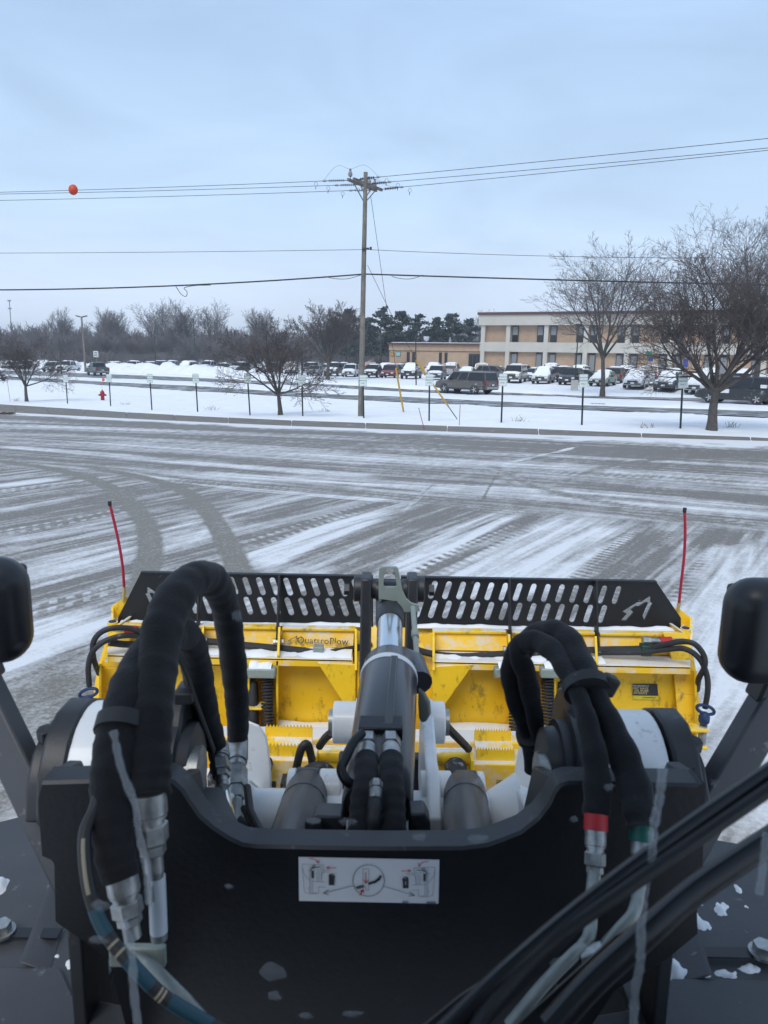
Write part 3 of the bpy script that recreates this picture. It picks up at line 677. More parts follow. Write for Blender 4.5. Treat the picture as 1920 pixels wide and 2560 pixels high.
def emblem(u, v, Y, sc, m, parent, nm='decal_emblem'):
    P = [py(u + (a - ec[0]) * sc, v + (b_ - ec[1]) * sc, Y) for a, b_ in ea]
    me = plate2d([[(p.x, p.z) for p in P]], (0, Y, 0), (1, 0, 0), (0, 0, 1), .001, nm, m, woff(parent)); return obj(nm, me, None, parent)
emblem(633, 1382, 3.655, .34, m_decal, plow)
obj('decal_line', MB().bar(py(651, 1374, 3.652), py(650, 1393, 3.652), .004, .002), m_decal, plow)
# patent notice on the right back panel
st = py(1393, 1490, 3.615); a = py(1366, 1478, 3.612); b2 = py(1420, 1478, 3.612); c = py(1422, 1503, 3.612); d = py(1367, 1502, 3.612)
notice = obj('notice_sticker', MB().prism([a, b2, c, d], (0, .003, 0)), m_ink, plow)
e1, e2 = py(1367, 1502.6, 3.612), py(1422, 1503.6, 3.612); e3, e4 = py(1423, 1511.5, 3.612), py(1368, 1510.5, 3.612)
obj('notice_strip', MB().prism([e1, e2, e3, e4], (0, .003, 0)), mat('notice_yellow', (.62, .52, .03), .5), notice)
m_ntx = mat('notice_text', (.6, .52, .25), .6)
for i, tx in enumerate(('THIS PRODUCT', 'MAY HAVE', '1 OR MORE', 'PATENTS')):
    decal(tx, 1383, 1482 + i * 5.2, 3.6105, .0165 if i else .0125, m_stick if i == 0 else m_ntx, 1.0, 1.0, notice, 'print')
decal('SnowWolf', 1404, 1507, 3.6105, .013, m_ink, 1.0, 1.0, notice, 'print')
emblem(1389, 1507, 3.6105, .055, m_ink, notice, 'print')
# end plates and wings
for s_, u0 in ((-1, 0), (1, 1)):
    if s_ < 0: pts = [(258, 1350), (232, 1392), (217, 1440), (209, 1490), (206, 1530), (212, 1560)]
    else: pts = [(1474, 1366), (1488, 1400), (1498, 1450), (1503, 1500), (1507, 1545), (1508, 1585)]
    A = [py(u, v, 3.52 + .14 * (1 - i / 5)) for i, (u, v) in enumerate(pts)]; mb = MB()
    for p, q in zip(A[:-1], A[1:]):
        mb.prism([p, q, q + Vector((-.03 * s_, .30, 0)), p + Vector((-.03 * s_, .22, 0))], (.014 * s_, 0, 0))
    obj('end_plate', mb, m_yel, plow)
    mb = MB()
    for p, q in zip(A[:-1], A[1:]): mb.prism([p, q, q + Vector((-.10 * s_, .01, 0)), p + Vector((-.10 * s_, .01, 0))], (0, -.012, 0))
    obj('end_flange', mb, m_yel, plow, bevel=.003)
    # folded wing corner with marker socket
    if s_ < 0: w = [(268, 1290), (244, 1310), (246, 1334), (240, 1345), (256, 1350), (262, 1330)]
    else: w = [(1458, 1314), (1490, 1334), (1470, 1352), (1490, 1356), (1488, 1398), (1478, 1370)]
    if s_ < 0: obj('wing_corner', MB().prism([py(u, v, 3.88) for u, v in ((252, 1338), (240, 1312), (246, 1306), (272, 1288), (276, 1296))], (0, .014, 0)), m_yel, plow, bevel=.003); obj('wing_side', MB().prism([py(240, 1312, 3.88), py(240, 1345, 3.75), py(236, 1362, 3.70), py(252, 1340, 3.88)], (.012, 0, 0)), m_yel, plow)
    else: obj('wing_corner', MB().prism([py(u, v, 3.88) for u, v in ((1458, 1316), (1464, 1312), (1490, 1332), (1490, 1338), (1470, 1356))], (0, .014, 0)), m_yel, plow, bevel=.003); obj('wing_side', MB().prism([py(1490, 1334, 3.88), py(1491, 1365, 3.75), py(1490, 1395, 3.66), py(1471, 1358, 3.88)], (.012, 0, 0)), m_yel, plow)
    e = py(1481, 1357, 3.74) if s_ > 0 else py(243, 1343, 3.74)
    mb = MB().cyl(e - Vector((0, 0, .10)), e, .026); obj('socket', mb, m_yel, plow); obj('socket_plug', MB().cyl(e, e + Vector((0, 0, .004)), .019), m_rubber, plow)
# marker rods
for pts, base in (([(268, 1268), (265, 1225), (257, 1175), (246, 1125), (237, 1088)], (267, 1300)), ([(1467, 1302), (1472, 1255), (1478, 1200), (1480, 1150), (1479, 1102)], (1464, 1322))):
    rod = obj('marker_rod', MB().tube(spline([py(u, v, 3.86) for u, v in pts], 6), .0072, 10), m_redrod, plow)
    obj('rod_foot', MB().cyl(py(*pts[0], 3.86), py(*base, 3.86), .0085, n=10), mat('rod_foot', (.45, .33, .10), .5), rod)
    e = py(*pts[-1], 3.86); obj('rod_tip', MB().cyl(e - Vector((0, 0, .012)), e + Vector((0, 0, .012)), .0095, n=10), m_rubber, rod)
# hydraulic hoses on the shelf and looping over the ends
def hose(pts, r, nm, parent, m=m_rubber, k=6, n=10, Y=None):
    P = spline([py(u, v, q) for u, v, q in pts], k); return obj(nm, MB().tube(P, r, n), m, parent)
hose([(236, 1388, 3.5), (290, 1392, 3.56), (440, 1386, 3.6), (520, 1393, 3.6), (640, 1404, 3.6), (700, 1411, 3.6), (760, 1402, 3.66), (800, 1392, 3.74)], .017, 'shelf_hose', plow)
hose([(880, 1396, 3.74), (930, 1412, 3.64), (1000, 1418, 3.6), (1100, 1412, 3.6), (1290, 1404, 3.6), (1380, 1402, 3.6), (1440, 1396, 3.55)], .017, 'shelf_hose', plow)
hose([(1290, 1406, 3.60), (1385, 1404, 3.58), (1430, 1394, 3.54), (1470, 1386, 3.50), (1500, 1391, 3.47), (1520, 1415, 3.45), (1522, 1440, 3.44), (1510, 1465, 3.47), (1506, 1490, 3.56)], .0135, 'end_hose', plow)
hose([(1290, 1410, 3.60), (1385, 1409, 3.57), (1440, 1403, 3.53), (1480, 1402, 3.49), (1510, 1422, 3.46), (1526, 1455, 3.44), (1529, 1490, 3.43), (1523, 1530, 3.43)], .0135, 'end_hose', plow)
hose([(430, 1388, 3.58), (340, 1376, 3.55), (290, 1360, 3.52), (250, 1356, 3.48), (218, 1366, 3.46), (201, 1390, 3.45), (203, 1425, 3.45), (214, 1455, 3.55)], .0135, 'end_hose', plow)
hose([(430, 1392, 3.58), (345, 1384, 3.56), (300, 1374, 3.53), (262, 1374, 3.49), (225, 1386, 3.46), (200, 1408, 3.44), (191, 1440, 3.43), (193, 1482, 3.43)], .0135, 'end_hose', plow)
for u, v in ((1394, 1403), (688, 1406), (1188, 1414)):
    p = py(u, v, 3.585); obj('hose_clamp', MB().box(p, (.05, .05, .055)), mat('dark_green_clamp', (.02, .06, .05), .45, metal=.3) if u == 1394 else m_greenzinc, plow, bevel=.004)
for u, v, dirn in ((1425, 1386, 1), (297, 1362, -1)):
    p = py(u, v, 3.60); mb = MB().cyl(p - Vector((.055 * dirn, 0, -.004)), p, .017, n=14); mb.cyl(p - Vector((.085 * dirn, 0, -.006)), p - Vector((.05 * dirn, 0, -.004)), .022, n=6); mb.cyl(p + Vector((.0 * dirn, 0, .002)), p + Vector((.12 * dirn, 0, .006)), .013, n=12)
    cp = obj('hose_coupling', mb, m_zinc, plow); obj('red_collar', MB().cyl(p, p + Vector((.058 * dirn, 0, .003)), .023, n=16), m_red, cp)
# lock pins with blue loop handles at both ends
for u, v, f in ((1524, 1533, 1), (191, 1497, -1)):
    c = py(u, v, 3.42); loop = [c + Vector((math.cos(a) * .043 + .0, 0, math.sin(a) * .021 + math.cos(a) * -.012 * f)) for a in np.linspace(0, 2 * math.pi, 25)]
    pin = obj('lock_pin', MB().tube(loop, .008, 8, cap=False), m_blue, plow); b0 = c + Vector((-.002, 0, -.05))
    obj('pin_head', MB().lathe(b0 + Vector((0, 0, .035)), (0, 0, -1), [(0, .015), (.02, .026), (.045, .026), (.06, .016)]), m_blue, pin)
    obj('pin_bracket', MB().box(b0 - Vector((.03 * f, 0, .045)), (.09, .07, .014)).box(b0 - Vector((.03 * f, 0, .135)), (.10, .07, .014)).box(b0 - Vector((.075 * f, -.03, .09)), (.014, .05, .10)), m_yel, plow, bevel=.003)
    obj('pin_shaft', MB().cyl(b0 - Vector((0, 0, .03)), b0 - Vector((0, 0, .14)), .019, n=14), m_zinc, plow)
# trip springs with stop rods
for u, lr in ((578, 1), (1184, -1), (1113, 1)):
    a, b2 = py(u - 1, 1454, 3.52), py(u, 1588, 3.42); mb = MB(); P = []; turns = 19
    ax = (b2 - a); xx_ = Vector((1, 0, 0)); yy_ = ax.normalized().cross(xx_)
    for i in range(turns * 12 + 1):
        t_ = i / (turns * 12); an = 2 * math.pi * turns * t_; P.append(a + ax * t_ + (xx_ * math.cos(an) + yy_ * math.sin(an)) * .026)
    spr = obj('trip_spring', mb.tube(P, .0062, 6), m_rubber, plow)
    obj('spring_hook', MB().cyl(a - Vector((0, 0, .01)), a + Vector((0, 0, .08)), .010, n=8).cyl(b2 + Vector((0, 0, .01)), b2 - Vector((.02, 0, .06)), .008, n=8).cyl(a - Vector((0, 0, .02)), a, .028, n=14), m_rubber, spr)
    if u != 1113:
        q = u - 31 * lr; c1, c2 = py(q, 1450, 3.54), py(q + lr, 1605, 3.44)
        obj('stop_rod', MB().cyl(c1, c1.lerp(c2, .15), .011, n=10).lathe(c1.lerp(c2, .15), c2 - c1, [(0, .022), (.08, .026), (.12, .024)], 14).cyl(c1.lerp(c2, .5), c2, .026, n=16), m_rubber, plow)
        obj('rod_bracket', MB().box(c1.lerp(c2, .48) + Vector((.01, 0, 0)), (.10, .08, .012)), m_yel, plow, bevel=.003)
    w_ = py(u - 14 * lr, 1448, 3.50); obj('spring_hanger', MB().box(w_, (.15, .09, .05)), m_greenzinc, plow, bevel=.008)
    snowline([(u - 14 * lr - 24, 1437), (u - 14 * lr, 1436), (u - 14 * lr + 24, 1437)], 3.50, .08, .028, u)
# push frame: lower beams, serrated steps, plates
for u1, u2 in ((565, 768), (932, 1112)):
    k = (u1 - 840) * .02; a, b2 = py(u1, 1618 + k, 3.02), py(u2, 1620 + k, 3.02)
    tooth = []; n_t = 14; wd = 105 if u1 < 800 else 82; x0_ = a.x if u1 < 800 else b2.x - (py(1112, 1620, 3.02).x - py(1030, 1620, 3.02).x); x1_ = x0_ + (py(565 + wd, 1620, 3.02).x - py(565, 1620, 3.02).x)
    for row, yo, zo in ((0, .10, .035), (1, 0, .0)):
        tooth = [(x0_ + (x1_ - x0_) * i / (2 * n_t), a.z + zo + (.014 if i % 2 else -.002)) for i in range(2 * n_t + 1)]
        obj('serrated_step', MB().prism([(x, 3.02 + yo, z) for x, z in tooth] + [(x1_, 3.02 + yo, a.z + zo - .05), (x0_, 3.02 + yo, a.z + zo - .05)], (0, .010, 0)), m_yel, plow)
    obj('step_plate', MB().box(((x0_ + x1_) / 2, 3.075, a.z - .012), (x1_ - x0_, .1, .012)), m_yel, plow)
    obj('push_beam', MB().box(((a.x + b2.x) / 2, 3.06, a.z - .11), (b2.x - a.x + .1, .14, .13)), m_yels, plow, bevel=.006)
    obj('push_beam_cap', MB().cyl((a.x if u1 > 800 else x1_ + .02, 3.0, a.z - .02), (x0_ - .02 if u1 > 800 else b2.x, 3.0, a.z - .02), .032, n=16), m_yel, plow)
    obj('beam_lug', MB().box(((x1_ + .03) if u1 < 800 else (x0_ - .03), 2.99, a.z - .06), (.014, .16, .15)), m_yel, plow, bevel=.003)
obj('cross_member', MB().box((0, 3.1, .36), (1.9, .3, .12)).box((0, 3.35, .40), (2.2, .12, .3)), m_yels, plow, bevel=.01)
obj('trip_floor', MB().box((0, 3.4, .22), (2.7, .5, .03)), m_yel, plow)
# dark hydraulics under the beam
mb = MB(); rr_ = random.Random(5)
for s_ in (-1, 1):
    for i in range(12):
        x = s_ * rr_.uniform(.28, .62); z = rr_.uniform(.50, .66); y = rr_.uniform(2.72, 2.92)
        if i % 3 == 0: mb.cyl((x, y - .05, z), (x, y + .06, z), rr_.uniform(.025, .05), n=12)
        elif i % 3 == 1: mb.box((x, y, z), (rr_.uniform(.05, .12), .08, rr_.uniform(.05, .1)))
        else: mb.cyl((x - .08, y, z), (x + .08, y, z + rr_.uniform(-.03, .03)), .014, n=8)
obj('valve_block', mb, mat('dirty_black', (.02, .02, .022), .6, dirt=((.45, .45, .46), .0, 22, 1)), plow)
for pts in ([(640, 1660, 2.9), (650, 1620, 2.85), (662, 1607, 2.85), (670, 1625, 2.88), (676, 1655, 2.95)], [(655, 1668, 2.8), (680, 1655, 2.75), (705, 1657, 2.75), (728, 1678, 2.8)], [(690, 1612, 2.9), (705, 1592, 2.85), (735, 1570, 2.75)], [(955, 1558, 2.7), (975, 1580, 2.8), (1000, 1605, 2.9), (1012, 1618, 2.95)], [(905, 1668, 2.7), (912, 1650, 2.75), (918, 1630, 2.8)]):
    hose(pts, .017, 'frame_hose', plow)
# coupler uprights (plow side)
for u, sgn in ((803, -1), (879, 1)):
    a = py(u, 1252, 2.50); P = [py(u - 8, 1262, 2.42), py(u - 8, 1250, 2.5), py(u - 6, 1244, 2.55)]
    x = a.x; obj('coupler_plate', MB().prism([(x, 2.34, .55), (x, 2.38, 1.30), (x, 2.44, a.z + .02), (x, 2.53, a.z + .02), (x, 2.62, 1.25), (x, 2.62, .55)], (.035 * sgn, 0, 0)), m_edge, plow, bevel=.006)
    bz = py(u, 1272, 2.5); mb = MB().cyl((x + .03 * sgn, 2.5, bz.z), (x + .06 * sgn, 2.5, bz.z), .044, n=24)
    bo = obj('coupler_boss', mb, m_edge, plow, bevel=.004); obj('boss_bolt', MB().cyl((x + .075 * sgn, 2.49, bz.z), (x + .092 * sgn, 2.49, bz.z), .019, n=6), m_edge, bo)
    c = py(u - sgn * -2, 1272, 2.42); 0 and obj('grease_bolt', MB().cyl(c + Vector((sgn * .06, -.02, 0)), c + Vector((sgn * .06, -.04, 0)), .02, n=6), m_zinc, plow)
obj('coupler_tube', MB().cyl((py(803, 1272, 2.5).x, 2.5, py(840, 1272, 2.5).z), (py(879, 1272, 2.5).x, 2.5, py(840, 1272, 2.5).z), .035, n=16), m_edge, plow)
obj('coupler_web', MB().box((py(841, 1400, 2.6).x, 2.62, .60), (.36, .05, .5)), m_edge, plow, bevel=.01)

# ================================================================== WHEEL LOADER
LO = Vector((-.02, .8, 0))
loader = thing('wheel_loader', 'black and white compact wheel loader seen from its own cab', 'loader', LO)
YF, TH = 1.12, .045
def F(u, v): p = py(u, v, YF); return (p.x, p.z)
out = [(92, 1692), (362, 1684), (375, 1690), (393, 1707), (408, 1731), (429, 1762), (460, 1789), (492, 1810), (523, 1825), (554, 1829), (691, 1832), (840, 1834), (1000, 1833), (1054, 1826), (1085, 1815), (1127, 1798), (1164, 1769), (1189, 1736), (1200, 1711), (1211, 1697), (1229, 1692), (1506, 1697), (1525, 1690), (1524, 1700), (1517, 1887), (1504, 1901), (1507, 2017), (1440, 2072), (1330, 2137), (1200, 2330), (1100, 2420), (560, 2420), (300, 2330), (235, 2070), (165, 2022), (132, 2000), (120, 1990), (117, 1860), (91, 1849), (82, 1729)]
me = plate2d([[F(*p) for p in out]], (0, YF + TH / 2, 0), (1, 0, 0), (0, 0, 1), TH, 'front_frame', m_black, LO)
ff = obj('front_frame', me, None, loader, bevel=.006)
# lighter worn rim along the top edge
rimpts = out[1:22]
mb = MB(); P = [Vector((*(lambda q: (q[0], YF + TH / 2, q[1]))(F(*p)),)) for p in rimpts]
def rim_mb(pts, w=TH + .006, h=.004):
    Q = [Vector((F(*p)[0], YF + TH / 2, F(*p)[1])) for p in pts]; m_ = MB(); V, Fc = [], []
    for i, q in enumerate(Q):
        t_ = (Q[min(i + 1, len(Q) - 1)] - Q[max(i - 1, 0)]).normalized(); nn = Vector((-t_.z, 0, t_.x)); nn = nn if nn.z > 0 else -nn
        V += [q + nn * -.001 + Vector((0, -w / 2, 0)), q + nn * h + Vector((0, -w / 2 + .004, 0)), q + nn * h + Vector((0, w / 2 - .004, 0)), q - nn * .001 + Vector((0, w / 2, 0))]
    for i in range(len(Q) - 1):
        for j in range(3): Fc.append((i * 4 + j, i * 4 + j + 1, (i + 1) * 4 + j + 1, (i + 1) * 4 + j))
    return m_.add(V, Fc)
obj('frame_rim', rim_mb(spline([Vector((a, b_, 0)) for a, b_ in out[0:22]], 4) if False else out[0:22]), m_edge, ff)
# deep side cheeks of the towers
for s_, x0, x1 in ((-1, F(92, 1700)[0], F(366, 1700)[0]), (1, F(1206, 1700)[0], F(1522, 1700)[0])):
    zt = F(200 if s_ < 0 else 1400, 1688)[1]
    xo = x0 if s_ < 0 else x1; xi = x1 if s_ < 0 else x0
    obj('tower_cheek', MB().prism([(xo, YF + TH, zt - .005), (xo, YF + .10, zt - .02), (xo, YF + .16, zt - .14), (xo, YF + .16, .9), (xo, YF + TH, .9)], (.025 * -s_, 0, 0)), m_edge, loader, bevel=.004)
    obj('tower_inner_cheek', MB().prism([(xi, YF + TH, zt - .02), (xi, YF + .20, zt - .09), (xi, YF + .30, zt - .30), (xi, YF + .30, .95), (xi, YF + TH, .95)], (.022 * s_, 0, 0)), m_edge, loader, bevel=.004)
# lift-arm pivots: white drums between black rounded plates
def rounded(x, y, z, r, th, low, m, nm, parent, front=.0):
    P = [(x, y + r * math.cos(a), z + r * math.sin(a)) for a in np.linspace(0, math.pi, 8)] + [(x, y - r - front * .4, low), (x, y + r, low)]
    return obj(nm, MB().prism(P, (th, 0, 0)), m, parent, bevel=.006)
zc, yc = 1.49, 1.38
for s_ in (-1, 1):
    cx = LO.x
    dr = obj('pivot_drum', MB().cyl((cx + s_ * .42, yc, zc), (cx + s_ * .548, yc, zc), .135, n=40), m_white, loader, bevel=.004)
    obj('drum_pin', MB().cyl((cx + s_ * .33, yc, zc), (cx + s_ * .60, yc, zc), .05, n=20), m_zinc, dr)
    rounded(cx + s_ * .575 - .02, yc, zc, .142, .05, 1.46, m_edge, 'pivot_plate', loader)
    rounded(cx + s_ * .625 - .018, yc + .04, zc - .045, .128, .034, 1.43, m_edge, 'outer_pivot_plate', loader)
    obj('pivot_bolt', MB().cyl((cx + s_ * .625, yc - .01, zc + .072), (cx + s_ * .625, yc - .015, zc + .095), .017, n=6), m_edge, loader, bevel=.002)
    # inner arm boss with ring and pale pin end
    ix = cx + s_ * .375
    obj('arm_boss', MB().lathe((ix + s_ * .05, yc + .04, zc - .01), (-s_, 0, 0), [(0, .125), (.03, .125), (.032, .105), (.05, .105), (.052, .092), (.075, .088), (.08, .07)], 32), m_edge, loader)
    obj('pin_end', MB().cyl((ix - s_ * .02, yc + .04, zc - .02), (ix - s_ * .034, yc + .04, zc - .02), .050, n=24), mat('pale_pin', (.36, .33, .26), .5) if s_ < 0 else MATS['pale_pin'], loader)
    rounded(cx + s_ * .40, yc + .10, zc + .03, .11, .03, 1.2, m_edge, 'arm_web', loader)
    # white lift arm, running forward and down
    x = cx + s_ * .34; obj('lift_arm', MB().prism([(x, 1.50, 1.34), (x, 1.62, 1.32), (x, 1.78, 1.24), (x, 2.15, .95), (x, 2.55, .55), (x, 2.45, .35), (x, 2.05, .72), (x, 1.6, 1.08), (x, 1.5, 1.12)], (.035, 0, 0)), m_white, loader, bevel=.006)
    gx = py(556 if s_ < 0 else 1142, 1650, 1.95)
    obj('arm_guard', MB().prism([(gx.x + s_ * a, 1.93 + abs(a) * .3, z) for a, z in ((-.040, 1.05), (-.038, 1.18), (-.028, 1.27), (-.008, 1.305), (.02, 1.315), (.04, 1.315), (.04, 1.05))], (0, .012, 0)), m_white, loader, bevel=.004)
# torque tube and central brackets (white)
TZ = py(840, 1778, 1.66).z; tt = MB().cyl((-.42, 1.66, TZ), (.40, 1.66, TZ), .075, n=36)
for s_ in (-1, 1): tt.lathe((LO.x + s_ * .35, 1.66, TZ), (-s_, 0, 0), [(0, .12), (.03, .10), (.06, .082), (.07, .075)], 32)
obj('torque_tube', tt, m_white, loader)
for s_, uu in ((-1, 757), (1, 922)):
    c = py(uu, 1700, 1.66); x = c.x; z0, z1, z2, EZ = py(840, 1745, 1.6).z, py(840, 1640, 1.75).z, py(840, 1508, 1.98).z, py(840, 1708, 1.70).z
    obj('centre_bracket', MB().prism([(x, 1.54, z0 - .1), (x, 1.56, z0), (x, 1.66, z0 + .05), (x, 1.75, z1), (x, 1.92, z2 - .02), (x, 1.98, z2), (x, 2.06, z2 - .04), (x, 2.05, 1.1), (x, 1.8, 1.05)], (.03, 0, 0)), m_white, loader, bevel=.005)
    b0 = py(736 if s_ < 0 else 944, 1560, 1.96); mb = MB().cyl((x + .015, 1.96, b0.z), (b0.x + s_ * .02, 1.96, b0.z), .057, n=28)
    obj('pin_boss', mb, m_white, loader, bevel=.004); obj('boss_cap', MB().cyl((b0.x + s_ * .02, 1.96, b0.z), (b0.x + s_ * .032, 1.96, b0.z), .036, n=20), m_zinc, loader)
    # bosses round the lift cylinder eyes
    for ua, ub in (((622, 640), (690, 738)) if s_ < 0 else ((1030, 1046), (908, 975))):
        pa, pb = py(ua, 1690, 1.70), py(ub, 1690, 1.70)
        obj('eye_boss', MB().cyl((pa.x, 1.70, EZ), (pb.x, 1.70, EZ), .049, n=28), m_white, loader, bevel=.004)
    pa, pb = py(640 if s_ < 0 else 983, 1690, 1.70), py(690 if s_ < 0 else 1030, 1690, 1.70)
    eye = obj('cylinder_eye', MB().cyl((pa.x, 1.70, EZ), (pb.x, 1.70, EZ), .051, n=28), m_edge, loader, bevel=.004)
    top_ = pd(664 if s_ < 0 else 1003, 1706, 1.86); bot_ = pd(614 if s_ < 0 else 1022, 1885, 1.43)
    bot2 = bot_
    lc = obj('lift_cylinder', MB().lathe(top_, bot2 - top_, [(-.004, .036), (0, .047), (.006, .050), (.06, .0505), (.062, .051), ((bot2 - top_).length, .051)], 32), m_cyl2, loader)
    obj('decal', MB().cyl(top_.lerp(bot_, .22), top_.lerp(bot_, .235), .0517, n=32), m_edge, lc)
# tilt cylinder along the middle
A, B2 = pd(842, 1442, 1.94), pd(815, 1738, 1.50); ax = (B2 - A); Lc = ax.length
tc_ = obj('tilt_cylinder', MB().lathe(A, ax, [(-.015, .05), (-.012, .060), (0, .066), (.05, .068), (.055, .070), (Lc, .070), (Lc + .01, .066)], 44), m_cyl, loader)
obj('gland_ring', MB().lathe(A, ax, [(.040, .0705), (.046, .0715), (.054, .0715), (.058, .0705)], 40), m_stick, tc_)
RT = pd(842, 1300, 2.36)
obj('piston_rod', MB().cyl(A - ax.normalized() * -.01, RT, .0355, n=32), m_chrome, tc_)
obj('rod_end', MB().lathe(A.lerp(RT, .62), RT - A, [(0, .037), (.01, .041), (.17, .043), (.20, .036)], 28), m_edge, tc_)
# pale bracket over the rod eye
def K(u, v, s=2.26): return pd(u, v, s)
def bk_(x, y): p = py((600 + x / 2.37) / S, (1400 + y / 2.37) / S, 2.17); return (p.x, p.z)
bt = plate2d([[bk_(*p) for p in l] for l in (((828, 48), (840, 40), (925, 40), (937, 50), (962, 180), (985, 228), (1015, 255), (1058, 266), (1066, 300), (942, 306), (932, 240), (822, 226)), ((862, 80), (908, 80), (917, 88), (930, 150), (922, 158), (858, 158), (850, 150), (853, 90)))], (0, 2.17, 0), (1, 0, 0), (0, 0, 1), .014, 'rod_bracket', m_greenzinc, LO)
br = obj('rod_bracket', bt, None, tc_, bevel=.002)
obj('bracket_side', MB().prism([py(818, 1228, 2.17), py(818, 1300, 2.17), py(820, 1296, 2.32), py(820, 1232, 2.32)], (.01, 0, 0)), m_greenzinc, br, bevel=.002)
obj('eye_pin', MB().cyl(K(812, 1275, 2.32), K(872, 1276, 2.32), .03, n=20), m_edge, tc_)
obj('bracket_bolt', MB().cyl(py(842, 1233, 2.16), py(842, 1233, 2.15), .012, n=6), m_zinc, br)
# level indicator rod and its teardrop
a, b2 = K(892, 1312, 2.2), pd(906, 1486, 1.95)
lv = obj('level_rod', MB().tube([a, b2], .0075, 10), m_greenzinc, loader); obj('level_sleeve', MB().cyl(a.lerp(b2, .32), a.lerp(b2, .40), .0105, n=10), m_greenzinc, lv)
obj('level_paddle', MB().prism([pd(u, v, 1.9) for u, v in ((903, 1486), (915, 1500), (926, 1520), (928, 1545), (920, 1560), (910, 1562), (904, 1552), (902, 1520))], (.006, .016, 0)), mat('grey_green', (.10, .125, .12), .4), lv, bevel=.004)
# guide rail and cover beside the barrel
obj('side_cover', MB().tube([pd(868, 1405, 2.05), pd(893, 1430, 1.98), pd(905, 1475, 1.9)], [.012, .030, .034], 14), m_cyl, tc_)
obj('barrel_strip', MB().bar(A.lerp(B2, .10) + Vector((.012, -.03, .0665)), A.lerp(B2, .70) + Vector((.012, -.03, .0665)), .018, .016), m_cyl, tc_, bevel=.003)
# port block, fittings and hoses on the barrel
pbk = pd(822, 1580, 1.62); obj('port_block', MB().box(pbk, (.092, .06, .045)), m_black, tc_, bevel=.004)
def fitting(a, b_, r, nm, parent, m=m_zinc):
    d = (b_ - a); l = d.length; dn = d.normalized(); m_ = MB()
    m_.lathe(a, dn, [(0, r * .8), (l * .12, r * .8)], 6); m_.lathe(a + dn * l * .12, dn, [(0, r * 1.05), (l * .28, r * 1.05)], 6); m_.lathe(a + dn * l * .40, dn, [(0, r * .78), (l * .1, r * .78)], 16); m_.lathe(a + dn * l * .5, dn, [(0, r), (l * .4, r), (l * .5, r * .9)], 20)
    return obj(nm, m_, m, parent)
for u, ub, tgt in ((796, 778, 1800), (843, 851, 1810)):
    p0, p1 = pd(u, 1588, 1.60), pd(u + (ub - u) * .25, 1650, 1.50); ft = fitting(p0, p1, .0195, 'port_fitting', tc_)
    P = [p1 - (p1 - p0) * .25, pd(u + (ub - u) * .4, 1690, 1.44), pd(u + (ub - u) * .8, 1750, 1.385), pd(ub, 1800, 1.35), pd(ub + 3, 1840, 1.345), pd(ub + 5, 1885, 1.375)]
    Q = spline(P, 7); rr2 = [.0225 + .0012 * math.sin(i * 1.9) + .0008 * math.sin(i * .7) for i in range(len(Q))]; rr2[0] = .017
    obj('sleeved_hose', MB().tube(Q, rr2, 18), m_fabric, loader)
Q = [pd(812, 1705, 1.38), pd(808, 1760, 1.345), pd(800, 1840, 1.345)]
obj('crimped_hose', MB().tube(spline(Q, 8), [.0125 + (.0012 if i % 3 == 0 else 0) for i in range(17)], 14), m_rubber, loader)
fitting(pd(813, 1685, 1.385), pd(811, 1725, 1.36), .0115, 'hose_fitting', loader)
obj('bleed_pipe', MB().tube(spline([pd(782, 1584, 1.55), pd(764, 1603, 1.52), pd(745, 1640, 1.48), pd(737, 1662, 1.46), pd(746, 1684, 1.45), pd(760, 1695, 1.45)], 6), .0095, 12), m_black, loader)
for pts, nm in (([(672, 1770), (686, 1762), (740, 1764), (748, 1800), (672, 1822)], 'pipe_bracket'), ([(884, 1758), (918, 1756), (930, 1780), (932, 1822), (884, 1822)], 'pipe_bracket')):
    obj(nm, MB().prism([pd(u, v, 1.40) for u, v in pts], (0, .06, -.01)), m_edge, loader, bevel=.004)
obj('bracket_bolt', MB().cyl(pd(677, 1772, 1.37), pd(676, 1796, 1.37), .0165, n=6), m_edge, loader, bevel=.002)

# instruction sticker
sa, sb, sc_, sd_ = [py(u, v, YF - .0015) for u, v in ((645, 1852), (949, 1858), (947, 1952), (646, 1946))]
stk = obj('instruction_sticker', MB().prism([sa, sb, sc_, sd_], (0, .0012, 0)), m_stick, loader)
def on_sticker(x, y): return py((720 + x / 4.1475) / S, (2100 + y / 4.1475) / S, YF - .003)
def printed(lines, w, m, nm='print'):
    k = 1.0; vs_, fs_ = strokes2d(lines, w); return obj(nm, MB().add([on_sticker(*p) for p in vs_], fs_), m, stk, smooth=False)
def circ(cx, cy, r, a0=0, a1=360, n=28): return [(cx + r * math.cos(R(a0 + (a1 - a0) * i / n)), cy + r * math.sin(R(a0 + (a1 - a0) * i / n))) for i in range(n + 1)]
grey, blk, red = [], [], []
def mir(l): return [(1672 - x, y + 32) if not isinstance(p_, float) else p_ for p_ in l for (x, y) in ([p_] if not isinstance(p_, float) else [(0, 0)])]
Lg = [[(150, 250), (365, 258), (362, 340), (350, 350), (345, 430)], [(150, 250), (148, 290), (170, 540), (230, 560), (300, 556)], [(222, 270), (222, 555)], [(240, 270), (236, 555)], [(255, 410), (255, 550), (318, 550), (318, 485)], [(268, 300), (268, 400)], [(300, 330), (300, 430)], [(322, 320), (318, 430)], [(290, 310), (330, 305)], [(150, 290), (165, 350), (222, 420)], [(345, 270), (345, 430)], [(365, 310), (450, 316)], [(365, 330), (430, 332)], [(255, 430), (380, 436)], [(318, 485), (385, 490)], [(200, 315), (222, 318)], [(200, 500), (222, 503)]]
